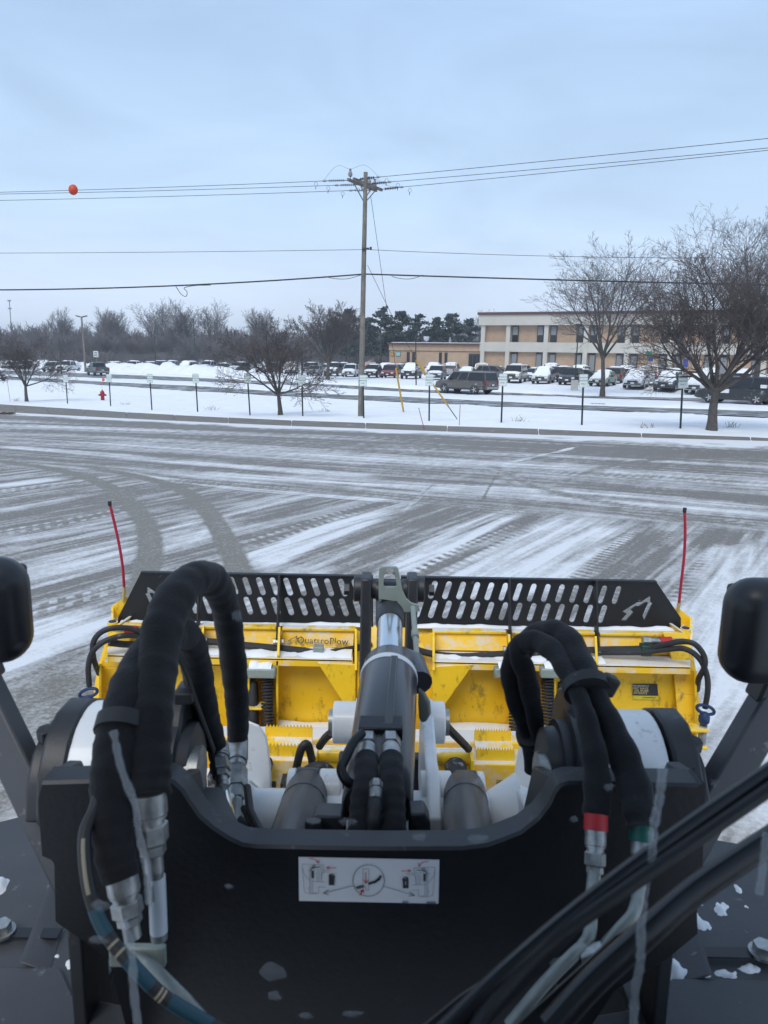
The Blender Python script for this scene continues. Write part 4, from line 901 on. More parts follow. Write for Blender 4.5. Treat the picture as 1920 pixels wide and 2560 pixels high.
Lb = [[(235, 320), (245, 295), (270, 285), (328, 280), 9.0], [(255, 330), (255, 385), 22.0], circ(268, 276, 13) + [6.0], [(440, 365), (440, 365), (452, 352), (468, 356), (480, 372), (482, 395), 8.0], [(427, 395), (427, 365), (440, 352), 8.0], [(452, 395), (452, 440), 58.0]]
Lr = [[(218, 190), (260, 196), (300, 215), (315, 240), 7.0], [(292, 222), (316, 242), (322, 205), 6.0], [(400, 288), (495, 290), 7.0], [(425, 274), (400, 288), (425, 300), 6.0]]
for src, dst in ((Lg, grey), (Lb, blk), (Lr, red)):
    for l in src: dst += [l, mir(l)]
grey += [circ(835, 420, 163, n=48) + [7.0], [(775, 298), (838, 300), (836, 520), (822, 525), (778, 450), (775, 298)]]
grey += [[(668, 475), (365, 552), 7.0], [(418, 518), (365, 552), (418, 566), 9.0], [(1000, 482), (1308, 574), 7.0], [(1262, 540), (1310, 575), (1255, 582), 9.0]]
blk += [[(710, 492), (772, 472), 14.0], [(722, 505), (785, 485), 12.0], [(845, 452), (900, 435), (940, 408), (958, 380), 26.0]]
red += [[(806, 335), (806, 445), 7.0], [(785, 418), (806, 448), (828, 420), 8.0], [(748, 572), (775, 520), 12.0], [(752, 532), (778, 515), (786, 545), 9.0]]
printed(grey, 4.0, mat('sticker_grey', (.18, .2, .23), .6)); printed(blk, 6.0, m_ink); printed(red, 6.0, m_inkred)
printed([[(452, 402), (452, 430), 9.0], [(1220, 434), (1220, 462), 9.0]], 8.0, m_stick)
printed([[(1190 + i * 9, 634), (1190 + i * 9, 650), 5.0] for i in range(7)] + [[(1440 + i * 9, 640), (1440 + i * 9, 662), 5.0] for i in range(11)] + [[(1180, 664), (1550, 668), 5.0]], 5.0, m_ink)

# ---- sleeved hose loops, left
def sleeve(pts, r, nm, seed, n=26, k=11, fold=.0013, ends=True):
    P = spline([pd(u, v, s) for u, v, s in pts], k); rg = random.Random(seed); rr2 = []
    ph = rg.uniform(0, 6); r0 = r if not isinstance(r, (list, tuple)) else None
    for i in range(len(P)):
        t_ = i / (len(P) - 1); b_ = r0 if r0 else float(np.interp(t_, np.linspace(0, 1, len(r)), r))
        rr2.append(b_ + fold * math.sin(i * .9 + ph) * math.sin(i * .31 + 1) + rg.uniform(-.0006, .0006))
    if ends: rr2[0] *= .93; rr2[-1] *= .93
    m_ = MB(); m_.tube(P, rr2, n)
    # creases: push rings of verts in and out
    rn = random.Random(seed + 1)
    for i in range(len(P)):
        for j in range(n):
            v_ = Vector(m_.v[i * n + j]); d = v_ - P[i]; f_ = (.93 + .05 * math.sin(j * 2 * math.pi / n * 2 + i * .12 + ph)) * (1 + .018 * max(0, math.sin(i * .8 + 1.6 * math.sin(j * 2 * math.pi / n + ph + i * .21))) ** 3 - .03 * max(0, math.sin(i * .83 + 2.1 * math.sin(2 * j * 2 * math.pi / n - i * .13))) ** 4); m_.v[i * n + j] = tuple(P[i] + d * f_)
    return obj(nm, m_, m_fabric, loader)
hA = sleeve([(322, 1722, 1.03), (322, 1640, 1.06), (328, 1540, 1.10), (340, 1440, 1.16), (354, 1350, 1.22), (388, 1276, 1.30), (430, 1246, 1.38), (466, 1262, 1.47), (486, 1310, 1.56), (498, 1380, 1.64), (508, 1470, 1.74), (514, 1550, 1.84), (513, 1606, 1.90)], [.030, .033, .034, .033, .032, .032, .0285, .027], 'sleeved_hose', 3)
hB = sleeve([(262, 1900, .99), (246, 1830, 1.00), (243, 1740, 1.02), (252, 1640, 1.05), (272, 1540, 1.10), (300, 1450, 1.17), (340, 1392, 1.26), (380, 1362, 1.35), (408, 1384, 1.44), (424, 1440, 1.52), (438, 1510, 1.60), (454, 1570, 1.68), (470, 1620, 1.74)], [.026, .030, .034, .036, .034, .032, .031, .029, .026], 'sleeved_hose', 5)
obj('hose_strap', MB().tube([pd(262, 1585, 1.075), pd(270, 1553, 1.09)], [.0385, .0385], 22), m_rubber, hB)
obj('flat_tie', MB().tube(spline([pd(374, 1395, 1.36), pd(400, 1450, 1.44), pd(432, 1540, 1.56), pd(462, 1622, 1.66)], 6), .0085, 8, flat=(.4, (0, 1, 0))), m_rubber, loader)
obj('strap_buckle', MB().box(pd(399, 1504, 1.50), (.034, .03, .024)).cyl(pd(398, 1504, 1.5), pd(416, 1509, 1.5), .010, n=10), m_rubber, loader, bevel=.003)
def crimp(a, b_, r, nm, parent=None):
    d = (b_ - a); l = d.length; dn = d.normalized(); m_ = MB()
    m_.lathe(a, dn, [(0, r), (l * .30, r), (l * .32, r * .93), (l * .36, r * .93)], 26); m_.lathe(a + dn * l * .36, dn, [(0, r * .8), (l * .08, r * .8)], 22)
    m_.lathe(a + dn * l * .44, dn, [(0, r * .86), (l * .03, r * .98), (l * .26, r * .98), (l * .29, r * .86)], 6); m_.lathe(a + dn * l * .73, dn, [(0, r * .7), (l * .02, r * .78), (l * .14, r * .78), (l * .16, r * .7)], 6); m_.lathe(a + dn * l * .88, dn, [(0, r * .55), (l * .25, r * .55)], 18)
    return obj(nm, m_, m_zinc, parent or loader)
c1 = crimp(pd(322, 1712, 1.03), pd(333, 1862, 1.03), .0225, 'hose_end')
c2 = crimp(pd(262, 1890, .99), pd(284, 2010, .99), .0205, 'hose_end')
obj('steel_pipe', MB().tube([pd(333, 1850, 1.035), pd(338, 1930, 1.04), pd(344, 2028, 1.05)], .0112, 16), m_pipe, loader)
pl_ = obj('pipe_label', MB().cyl(pd(338, 1893, 1.038), pd(343, 2013, 1.047), .0118, n=18), m_stick, loader)
obj('mounting_tab', MB().box(pd(298, 2063, 1.07), (.078, .012, .032)), m_greenzinc, loader, bevel=.003)
c3 = crimp(pd(513, 1598, 1.90), pd(509, 1745, 1.72), .0265, 'hose_end'); c4 = crimp(pd(471, 1612, 1.74), pd(480, 1690, 1.66), .024, 'hose_end')
obj('steel_pipe', MB().tube([pd(509, 1735, 1.72), pd(506, 1780, 1.66), pd(500, 1820, 1.6)], .017, 16), m_pipe, loader)
obj('chrome_rod', MB().cyl(pd(478, 1705, 1.72), pd(500, 1800, 1.55), .016, n=18), m_chrome, loader)
for pts in ([(520, 1770), (548, 1812)], [(527, 1745), (560, 1812)], [(534, 1700), (540, 1752), (565, 1800)]):
    obj('control_cable', MB().tube([pd(u, v, 1.62 - .08 * i) for i, (u, v) in enumerate(pts)], .008, 10), m_rubber, loader)
obj('side_plate', MB().prism([pd(u, v, s) for u, v, s in ((455, 1790, 1.42), (430, 1700, 1.55), (478, 1700, 1.6), (530, 1810, 1.42))], (0, .01, -.01)), m_edge, loader)
# thin hose bottom left with teal bands
thin = [(222, 1680, 1.02), (206, 1745, 1.0), (184, 1800, .98), (186, 1880, .96), (202, 1955, .95), (232, 2020, .94), (290, 2090, .93), (350, 2150, .93), (420, 2195, .93), (520, 2250, .93)]
TP = spline([pd(*p) for p in thin], 8)
th_ = obj('thin_hose', MB().tube(TP, .0085, 14), m_rubber, loader)
for i0, i1 in ((33, 41), (46, 54), (58, 68)): obj('teal_band', MB().tube(TP[i0:i1], .0089, 14), m_teal, th_)
m_mark = mat('beige_marking', (.30, .26, .19), .7)
for i in (42, 44, 55, 56): obj('hose_marking', MB().tube([TP[i] + Vector((0, -.0012, .0012)), TP[i].lerp(TP[i + 1], .5) + Vector((0, -.0012, .0012))], .0082, 10), m_mark, th_)
obj('hose_marking', MB().tube([p + Vector((.001, -.0062, .002)) for p in TP[17:30]], .0032, 8), m_mark, th_)
obj('steel_pipe', MB().tube([pd(305, 2070, 1.05), pd(330, 2090, 1.0), pd(400, 2160, .96), pd(460, 2230, .94)], .0085, 12), m_pipe, loader)
# ---- right hose loops
def flat_hose(pts, r, nm, seed, n=20):
    P = spline([pd(u, v, s) for u, v, s in pts], 12); m_ = MB(); m_.tube(P, [r * (1 + .05 * math.sin(i * .5 + seed)) for i in range(len(P))], n)
    for i in range(len(P)):
        for j in range(n):
            v_ = Vector(m_.v[i * n + j]); d = v_ - P[i]; a = j * 2 * math.pi / n
            f_ = (1 - .16 * math.cos(2 * (a + seed + i * .05))) * (1 + .02 * max(0, math.sin(i * 1.1 + 1.4 * math.sin(a + seed))) ** 3 - .10 * max(0, math.cos(a * 1 + seed + i * .04)) ** 12); m_.v[i * n + j] = tuple(P[i] + d * f_)
    return obj(nm, m_, m_fabric, loader)
def r2(a, b_): return (1220 + a / 2.37) / S, (1520 + b_ / 2.37) / S
flat_hose([(*r2(640, 1235), 1.17), (*r2(650, 1080), 1.19), (*r2(635, 900), 1.22), (*r2(595, 700), 1.26), (*r2(555, 560), 1.30), (*r2(490, 420), 1.36), (*r2(410, 280), 1.42), (*r2(310, 205), 1.47), (*r2(215, 205), 1.50), (*r2(185, 270), 1.52), (*r2(230, 400), 1.55), (*r2(262, 560), 1.60), (*r2(290, 720), 1.66), (*r2(315, 880), 1.72), (*r2(325, 1100), 1.76)], .0185, 'sleeved_hose', 1)
flat_hose([(*r2(912, 1300), 1.14), (*r2(895, 1180), 1.16), (*r2(850, 1010), 1.20), (*r2(780, 820), 1.24), (*r2(700, 640), 1.29), (*r2(625, 480), 1.34), (*r2(550, 320), 1.40), (*r2(470, 190), 1.46), (*r2(380, 145), 1.50), (*r2(290, 165), 1.54), (*r2(190, 250), 1.56), (*r2(145, 370), 1.58), (*r2(165, 530), 1.62), (*r2(215, 680), 1.68), (*r2(265, 800), 1.72), (*r2(280, 960), 1.76)], .0225, 'sleeved_hose', 4)
q0 = pd(*r2(505, 480), 1.32); q1 = pd(*r2(690, 440), 1.32)
obj('hose_strap', MB().tube([pd(*r2(588, 500), 1.32), pd(*r2(572, 445), 1.335)], .040, 20), m_rubber, loader); obj('strap_buckle', MB().box(pd(*r2(715, 455), 1.33), (.026, .03, .034), Matrix.Rotation(R(25), 3, 'Y')), m_rubber, loader, bevel=.005)
obj('hose_strap', MB().tube([pd(*r2(255, 740), 1.68), pd(*r2(262, 770), 1.69)], [.034, .034], 20), m_rubber, loader)
for (x, y), (x2, y2), colr in (((640, 1225), (638, 1330), m_red), ((912, 1290), (906, 1400), m_grn)):
    a, b_ = pd(*r2(x, y), 1.15), pd(*r2(x2, y2), 1.14); e = pd(*r2(x2 - 6, y2 + (280 if colr is m_red else 230)), 1.12)
    cr_ = crimp(b_ - (b_ - a) * .12, e, .0155, 'hose_end'); obj('colour_band', MB().cyl(a, b_ - (b_ - a) * .08, .0175, n=24), colr, cr_)
def c4(x, y): return (960 + x / 1.728) / S, (1900 + y / 1.728) / S
obj('steel_pipe', MB().tube(spline([pd(*c4(905, 490), 1.12), pd(*c4(897, 590), 1.09), pd(*c4(890, 740), 1.04), pd(*c4(862, 800), 1.03), pd(*c4(820, 840), 1.02), pd(*c4(700, 960), 1.01), pd(*c4(540, 1150), 1.0)], 5), .0088, 14), m_pipe, loader)
obj('steel_pipe', MB().tube(spline([pd(*c4(1108, 440), 1.12), pd(*c4(1100, 560), 1.08), pd(*c4(1078, 660), 1.05), pd(*c4(1020, 730), 1.04), pd(*c4(920, 840), 1.03), pd(*c4(760, 1010), 1.02), pd(*c4(640, 1150), 1.0)], 5), .0088, 14), m_pipe, loader)
obj('pipe_clamp', MB().box(pd(*c4(905, 848), 1.02), (.034, .02, .026), Matrix.Rotation(R(-20), 3, 'Y')), m_zinc, loader, bevel=.003); obj('pipe_clamp', MB().box(pd(*c4(815, 905), 1.03), (.055, .02, .034), Matrix.Rotation(R(-20), 3, 'Y')), m_edge, loader, bevel=.003)
# ---- work lights on their arms
for s_ in (-1, 1):
    c = Vector((LO.x + s_ * .78, 1.39, 1.80)) if s_ > 0 else Vector((LO.x - .762, 1.39, 1.815)); m_ = MB()
    lt = obj('work_light', m_.box(c, (.225, .11, .205)), m_lamp, loader); bv = lt.modifiers.new('bevel', 'BEVEL'); bv.width = .054; bv.segments = 8
    obj('light_rim', MB().box(c + Vector((0, .06, 0)), (.17, .02, .15)), m_edge, lt, bevel=.009)
    a = c + Vector((s_ * .03, 0, -.10)); b_ = Vector((LO.x + s_ * .545, 1.30, 1.27))
    obj('light_bracket', MB().prism([c + Vector((-s_ * .02, .02, -.16)), c + Vector((s_ * .10, .02, -.16)), c + Vector((s_ * .06, .02, -.09)), c + Vector((s_ * .0, .02, -.09))], (0, .06, 0)), m_edge, loader, bevel=.006)
    obj('light_arm', MB().bar(c + Vector((s_ * .03, .05, -.15)), b_, .07, .05, up=(0, 1, 0)), m_fend, loader, bevel=.006)
# ---- fender plates at the bottom corners
for s_ in (-1, 1):
    x0 = LO.x + s_ * .50; zf = 1.10
    fe = obj('fender', MB().prism([(x0, 1.02, zf), (x0, 1.86, zf), (x0 + s_ * .34, 1.86 - (.0 if s_ < 0 else .08), zf), (x0 + s_ * .62, 1.70, zf), (x0 + s_ * .62, 1.02, zf)], (0, 0, -.02)), m_fend, loader, bevel=.004)
    lap = obj('fender_lap', MB().prism([(x0 - s_ * .12, .86, zf + .012), (x0 - s_ * .12, 1.20, zf + .012), (x0 + s_ * .05, 1.235, zf + .012), (x0 + s_ * .10, 1.30, zf + .012), (x0 + s_ * .6, 1.30, zf + .012), (x0 + s_ * .6, .86, zf + .012)], (0, 0, -.010)), m_fend, loader, bevel=.004)
    q = gz = pd(14, 2128, 1.62) if s_ < 0 else pd(1632, 2172, 1.6); q = Vector((q.x, q.y, zf + .014))
    sl_ = obj('slot', MB().box(q + Vector((-s_ * .05, 0, 0)), (.14, .028, .003)), m_lamp, lap); obj('slot_bolt', MB().cyl(q, q + Vector((0, 0, .022)), .02, n=6).cyl(q, q + Vector((0, 0, .006)), .028, n=20), m_zinc, lap)
    rg = random.Random(11 + s_)
    gx_, gy_ = np.meshgrid(np.linspace(.08, .60, 110), np.linspace(1.02, 1.84, 150), indexing='ij')     # snow lying on the plate
    hgt_ = fbm(gx_ * 14, gy_ * 11, 91 + s_, 5) + .30 * np.exp(-((gx_ - .36) / .12) ** 2 - ((gy_ - 1.50) / .10) ** 2) * .75 + .22 * np.exp(-((gy_ - 1.33) / .03) ** 2) - .80
    hz_ = np.clip(hgt_, -.06, .2) * .11 * (.6 + .8 * fbm(gx_ * 60, gy_ * 60, 95, 2)); keep_ = lambda q: (hgt_.ravel()[q].max(1) > -.05)
    me_ = grid_mesh('snow_patch', x0 + s_ * gx_ - LO.x, gy_ - LO.y, zf + .001 + hz_, m_snow, keep_); o_s = bpy.data.objects.new('snow_patch', me_); C.objects.link(o_s); o_s.parent = fe
    m_ = MB(); e0 = (x0 + s_ * .05, 1.305); 
    for i in range(20): 
        x = x0 + s_ * (.10 + .026 * i); w_ = rg.uniform(.004, .016); m_.box((x, 1.307 + w_ / 2, zf + .004), (.028, w_, .008))
    pass
    obj('fender_ridge', MB().prism([(x0 + s_ * .12, 1.30, zf), (x0 + s_ * .20, 1.72, zf), (x0 + s_ * .24, 1.72, zf + .02), (x0 + s_ * .17, 1.30, zf + .02)], (s_ * .012, 0, 0)), m_fend, loader, bevel=.003)
    ty = obj('front_tyre', MB().lathe((LO.x + s_ * .62, 1.45, .55), (s_, 0, 0), [(0, .30), (.0, .46), (.04, .52), (.18, .53), (.30, .52), (.34, .46), (.34, .30)], 40), m_tyre, loader)
    obj('rim', MB().lathe((LO.x + s_ * .66, 1.45, .55), (s_, 0, 0), [(0, .30), (.2, .30), (.27, .28), (.2, .15)], 30), m_white, ty)
obj('articulation_frame', MB().box((LO.x, 1.35, .75), (.72, .45, .5)), m_black, loader, bevel=.02)
obj('axle', MB().cyl((LO.x - .66, 1.45, .55), (LO.x + .66, 1.45, .55), .11, n=20), m_black, loader)
# ---- windscreen wiper
wp = obj('wiper_arm', MB().tube(spline([pd(*c4(1760, -10), .72), pd(*c4(1659, 62), .71), pd(*c4(1250, 345), .68), pd(*c4(860, 640), .66), pd(*c4(520, 930), .64), pd(*c4(240, 1200), .63)], 4), .0080, 12, flat=(1.5, (0, 1, .3))), m_lamp, loader)
obj('wiper_blade', MB().tube(spline([pd(*c4(1760, 60), .70), pd(*c4(1300, 375), .67), pd(*c4(1000, 585), .655), pd(*c4(700, 800), .645), pd(*c4(470, 1040), .63), pd(*c4(380, 1180), .625)], 4), .0065, 10), m_rubber, wp)
obj('wiper_spine', MB().prism([pd(*c4(u, v), .66) for u, v in ((1000, 590), (700, 780), (330, 1020), (160, 1160), (420, 1180), (760, 830))], (0, .004, -.002)), m_edge, wp)
w2 = obj('wiper_blade', MB().tube(spline([pd(*c4(1780, 280), .74), pd(*c4(1659, 352), .73), pd(*c4(1350, 560), .71), pd(*c4(1120, 760), .69), pd(*c4(900, 960), .68), pd(*c4(720, 1160), .67)], 4), .0115, 12, flat=(1.3, (0, 1, .3))), m_lamp, loader)
obj('wiper_bar', MB().prism([pd(*c4(u, v), .70) for u, v in ((1320, 590), (1000, 760), (560, 1160), (760, 1180), (1060, 880))], (0, .004, -.002)), m_edge, w2)

# ---- the cab the picture is taken from: roof, pillars, rear wall, seat, front panel
cabm = m_edge  # cab is out of view, put in to keep sky light off the front frame
obj('cab_roof', MB().box((0, -.15, 2.86), (1.42, 1.75, .10)), cabm, loader, bevel=.03)
obj('cab_floor', MB().box((0, -.1, .98), (1.3, 1.5, .05)), cabm, loader)
obj('cab_rear_wall', MB().box((0, -.95, 1.75), (1.36, .06, 1.6)), cabm, loader, bevel=.01)
obj('cab_front_panel', MB().prism([(-.62, .60, 1.52), (.62, .60, 1.52), (.62, .66, .9), (-.62, .66, .9)], (0, -.04, 0)), cabm, loader, bevel=.01)
for sx in (-1, 1):
    obj('cab_side_panel', MB().box((sx * .66, -.15, 1.3), (.05, 1.5, .65)), cabm, loader, bevel=.01)
    obj('cab_pillar', MB().bar((sx * .66, -.9, 1.0), (sx * .66, -.9, 2.82), .07, .09, up=(0, 1, 0)), cabm, loader, bevel=.01)
    obj('cab_pillar', MB().bar((sx * .68, .55, 1.5), (sx * .68, .50, 2.82), .06, .07, up=(0, 1, 0)), cabm, loader, bevel=.01)
obj('seat', MB().box((0, -.25, 1.45), (.5, .5, .14)).box((0, -.55, 1.8), (.48, .13, .75)), m_fabric, loader, bevel=.04)

m_melt = bpy.data.materials.new('melting_snow'); m_melt.use_nodes = True; t = m_melt.node_tree; b = t.nodes['Principled BSDF']; b.inputs['Base Color'].default_value = (.72, .76, .80, 1); b.inputs['Roughness'].default_value = .5; b.inputs['Alpha'].default_value = .17
def glass_pt(u, v): d = ray(u, v); return CAM + d * (.66 / (d.y - .16 * d.z))       # the raked windscreen
g = random.Random(3)
def melt(u, v, w_, h_, a=1.0):
    c = glass_pt(u, v); s_ = (c - CAM).length / 1923 * S; m_ = MB(); n = 28; ph_ = g.uniform(0, 6)
    ring = [(math.cos(k * 6.2832 / n) * w_ * (1 + .16 * math.sin(2 * k * 6.2832 / n + ph_) + .08 * math.sin(5 * k * 6.2832 / n - ph_)), math.sin(k * 6.2832 / n) * h_ * (1 + .16 * math.sin(3 * k * 6.2832 / n + ph_))) for k in range(n)]
    m_.add([c + Vector((x * s_, 0, z * s_)) for x, z in ring] + [c + Vector((x * s_ * .5, -.0015, z * s_ * .5)) for x, z in ring] + [c + Vector((0, -.002, 0))], [(k, (k + 1) % n, n + (k + 1) % n, n + k) for k in range(n)] + [(n + k, n + (k + 1) % n, 2 * n) for k in range(n)])
    return obj('melting_snow', m_, m_melt, loader)
for u, v, w_, h_ in ((218, 1956, 15, 12), (212, 2031, 17, 9), (590, 2100, 22, 20), (593, 2152, 13, 10), (660, 2194, 14, 6), (762, 2190, 18, 7), (1032, 1812, 20, 10), (905, 1808, 16, 8), (495, 1915, 7, 6), (752, 1775, 16, 8), (1315, 1700, 10, 8), (1062, 2160, 11, 10), (512, 1330, 12, 12), (1030, 1690, 9, 6), (1240, 1770, 8, 6)):
    melt(u, v, w_, h_)
def run(pts, w_, seed):
    g2 = random.Random(seed); P = spline([glass_pt(*p) for p in pts], 10); s_ = .7 / 1923 * S
    obj('melt_run', MB().tube(P, [w_ * .85 * s_ * g2.uniform(.75, 1.2) for _ in P], 8, flat=(1.0, (0, 1, 0))), m_melt, loader)
run([(1432, 1655), (1425, 1720), (1412, 1790), (1408, 1850), (1392, 1920), (1385, 2000), (1383, 2080), (1372, 2140), (1368, 2230)], 11, 1)
run([(245, 1580), (262, 1660), (292, 1740), (300, 1800), (318, 1880), (322, 1950)], 9, 2)
run([(268, 1990), (285, 2060), (288, 2130), (300, 2230)], 10, 4)
run([(1655, 1800), (1648, 1870), (1640, 1930)], 9, 3)
# ================================================================== BUILDING ACROSS THE ROAD
def lobj(name, mb, m, parent, bevel=0.0, smooth=True, label=None):       # mesh given in the parent's own coordinates
    me = mb if isinstance(mb, bpy.types.Mesh) else mesh_of(mb, m, name, Vector((0, 0, 0)), smooth)
    o = bpy.data.objects.new(name, me); C.objects.link(o); o.parent = parent
    if bevel:
        b = o.modifiers.new('bevel', 'BEVEL'); b.width = bevel; b.segments = 2; b.limit_method = 'ANGLE'; b.angle_limit = R(40)
    if label: o['label'] = label
    return o
B0 = pd(1205 / S, 900 / S, 116.0); BE = Vector((.887, -.462, 0)).normalized(); BN = Vector((-BE.y, BE.x, 0))   # BN points inward
def fa(x, y):                                        # photo pixel (1920 wide) -> along the facade, height
    d = ray(x / S, y / S); t_ = (B0 - CAM).dot(BN) / d.dot(BN); p = CAM + d * t_
    return (p - B0).dot(BE), p.z
def fe_(x, y): return fa(920 + x / 2.44, 760 + y / 2.44)
BR = math.atan2(BE.y, BE.x); GB = -1.2
b2s = thing('office_building', 'two storey tan brick office building with pale concrete bands and narrow dark windows', 'building', (B0.x, B0.y, 0), BR)
a0 = fe_(690, 200)[0]; zt = fe_(700, 52)[1]; zf = fe_(700, 68)[1]; z1 = fe_(780, 130)[1]; z2 = fe_(780, 232)[1]; z3 = fe_(780, 290)[1]; z4 = GB
A1 = 75.0; DP = 24.0
lobj('wall', MB().box(((a0 + A1) / 2 + .15, DP / 2 + .3, (z1 + GB) / 2), (A1 - a0 - .3, DP - .2, z1 - GB)), m_brick, b2s)
lobj('upper_band', MB().box(((a0 + A1) / 2, DP / 2 - .15, (z1 + zf) / 2), (A1 - a0 + .6, DP + .7, zf - z1)), m_panel, b2s)
lobj('middle_band', MB().box(((a0 + A1) / 2, DP / 2 - .05, (z2 + z3) / 2), (A1 - a0 + .2, DP + .3, z2 - z3)), m_panel, b2s)
rf = lobj('roof', MB().box(((a0 + A1) / 2, DP / 2 - .2, (zf + zt) / 2), (A1 - a0 + .9, DP + 1.0, zt - zf)), m_fascia, b2s)
c1a, c2a = fe_(856, 200)[0], fe_(1088, 200)[0]; sp_ = c2a - c1a
def column_(a): lobj('column', MB().box((a, .0, (z1 + GB) / 2), (.62, .5, z1 - GB - .02)), m_panel, b2s, bevel=.02)
column_(a0 + .35)
def window_(a, za, zb, w_=.95):
    f = lobj('window', MB().box((a, .27, (za + zb) / 2), (w_, .12, za - zb)), m_frame, b2s)
    lobj('pane', MB().box((a, .20, (za + zb) / 2), (w_ - .14, .03, za - zb - .12)), m_glassd, f)
    lobj('blind', MB().box((a, .178, zb + (za - zb) * .68), (w_ - .2, .012, (za - zb) * .5)), mat('blind', (.20, .21, .22), .7) if 'blind' not in MATS else MATS['blind'], f)
k_ = 0; a = c1a
while a < A1:
    column_(a)
    for sg in ((1,) if k_ == 0 else (-1, 1)):
        window_(a + sg * .98, z1 - .03, z2 + .03); window_(a + sg * .98, z3 - .03, GB + .5 if sg * (k_ % 2) < 0 or k_ == 0 else GB + .05)
    k_ += 1; a += sp_
lowb = thing('brick_annex', 'low single storey tan brick wing with flat brown trimmed roof', 'building', (B0.x, B0.y, 0), BR)
la = fe_(125, 260)[0]; lt = fe_(400, 238)[1]; lt2 = fe_(400, 249)[1]; lm = fe_(400, 291)[1]; lz = fe_(400, 288)[1]
lobj('wall', MB().box(((la + a0) / 2, 6.3, (lz + GB) / 2), (a0 - la - .1, 12, lz - GB)), m_brick, lowb)
lobj('upper_wall', MB().box(((la + a0) / 2, 6.2, (lz + lt2) / 2 + .02), (a0 - la, 12.1, lt2 - lz - .06)), m_brick, lowb)
lobj('roof', MB().box(((la + a0) / 2, 6.1, (lt + lt2) / 2), (a0 - la + .3, 12.6, lt - lt2)), m_fascia, lowb)
lobj('roof_snow', MB().box(((la + a0) / 2, 6.3, lt + .05), (a0 - la - .4, 11.5, .12)), m_snow, lowb)
for x1_, x2_ in ((233, 250), (266, 283), (430, 447), (464, 481)):
    q1, q2 = fe_(x1_, 294)[0], fe_(x2_, 294)[0]; f = lobj('window', MB().box(((q1 + q2) / 2, .27, (lm - .1 + GB + .6) / 2), (q2 - q1, .12, lm - .1 - GB - .6)), m_frame, lowb); lobj('pane', MB().box(((q1 + q2) / 2, .20, (lm + GB + .5) / 2), (q2 - q1 - .16, .03, lm - GB - .85)), m_glassd, f)
q1, q2 = fe_(612, 294)[0], fe_(690, 294)[0]
en = lobj('entrance', MB().box(((q1 + q2) / 2, .26, (lm + GB) / 2 - .1), (q2 - q1, .14, lm - GB - .2)), m_frame, lowb)
for i in range(3): lobj('door', MB().box((q1 + (q2 - q1) * (i + .5) / 3, .18, (lm + GB) / 2 - .2), ((q2 - q1) / 3 - .12, .04, lm - GB - .5)), m_glassd, en)
for xa, xb, ya, yb, m_, lab in ((136, 157, 299, 317, mat('orange_panel', (.55, .23, .03), .6), 'square orange panel on the left end of the low brick wing'), (168, 193, 294, 317, mat('pale_blue_panel', (.22, .48, .52), .6), 'square pale blue panel on the left end of the low brick wing')):
    (u1, v1), (u2, v2) = fe_(xa, ya), fe_(xb, yb); p = B0 + BE * ((u1 + u2) / 2); sgn = thing('wall_sign', lab, 'sign', (p.x, p.y, 0), BR)
    lobj('panel', MB().box((0, .22, (v1 + v2) / 2), (u2 - u1, .06, v1 - v2)), m_, sgn, bevel=.02); lobj('panel_edge', MB().box((0, .26, (v1 + v2) / 2), (u2 - u1 + .1, .03, v1 - v2 + .1)), m_frame, sgn)
for x, yb, yt, w_, lab in ((439, 238, 203, 18, 'left silver roof vent with domed cowl on the low brick wing'), (668, 232, 198, 24, 'larger silver roof vent beside the two storey building')):
    q = fe_(x, yb); t_ = fe_(x, yt); p = B0 + BE * q[0] + BN * 4; r_ = (fe_(x + w_ / 2, yb)[0] - q[0]); k = 1.035
    v_ = thing('roof_vent', lab, 'roof vent', (p.x, p.y, lt)); hh = (t_[1] - lt) * k + .1
    lobj('base', MB().cyl((0, 0, 0), (0, 0, hh * .4), r_ * .8, n=16), m_zinc, v_); lobj('cowl', MB().lathe((0, 0, hh * .35), (0, 0, 1), [(0, r_), (hh * .3, r_ * .85), (hh * .32, r_ * .55), (hh * .6, r_ * .5), (hh * .65, r_ * .3)], 16), m_zinc, v_)
q = fe_(339, 240); p = B0 + BE * q[0] + BN * 1
dsh = thing('roof_dish', 'white bowl shaped dish on the roof of the low brick wing', 'dish', (p.x, p.y, lt)); lobj('mast', MB().cyl((0, 0, 0), (0, 0, .35), .06, n=8), m_frame, dsh); lobj('bowl', MB().lathe((0, 0, .25), (0, 0, 1), [(0, .12), (.25, .38), (.7, .46), (.75, .42)], 16), m_stick, dsh)

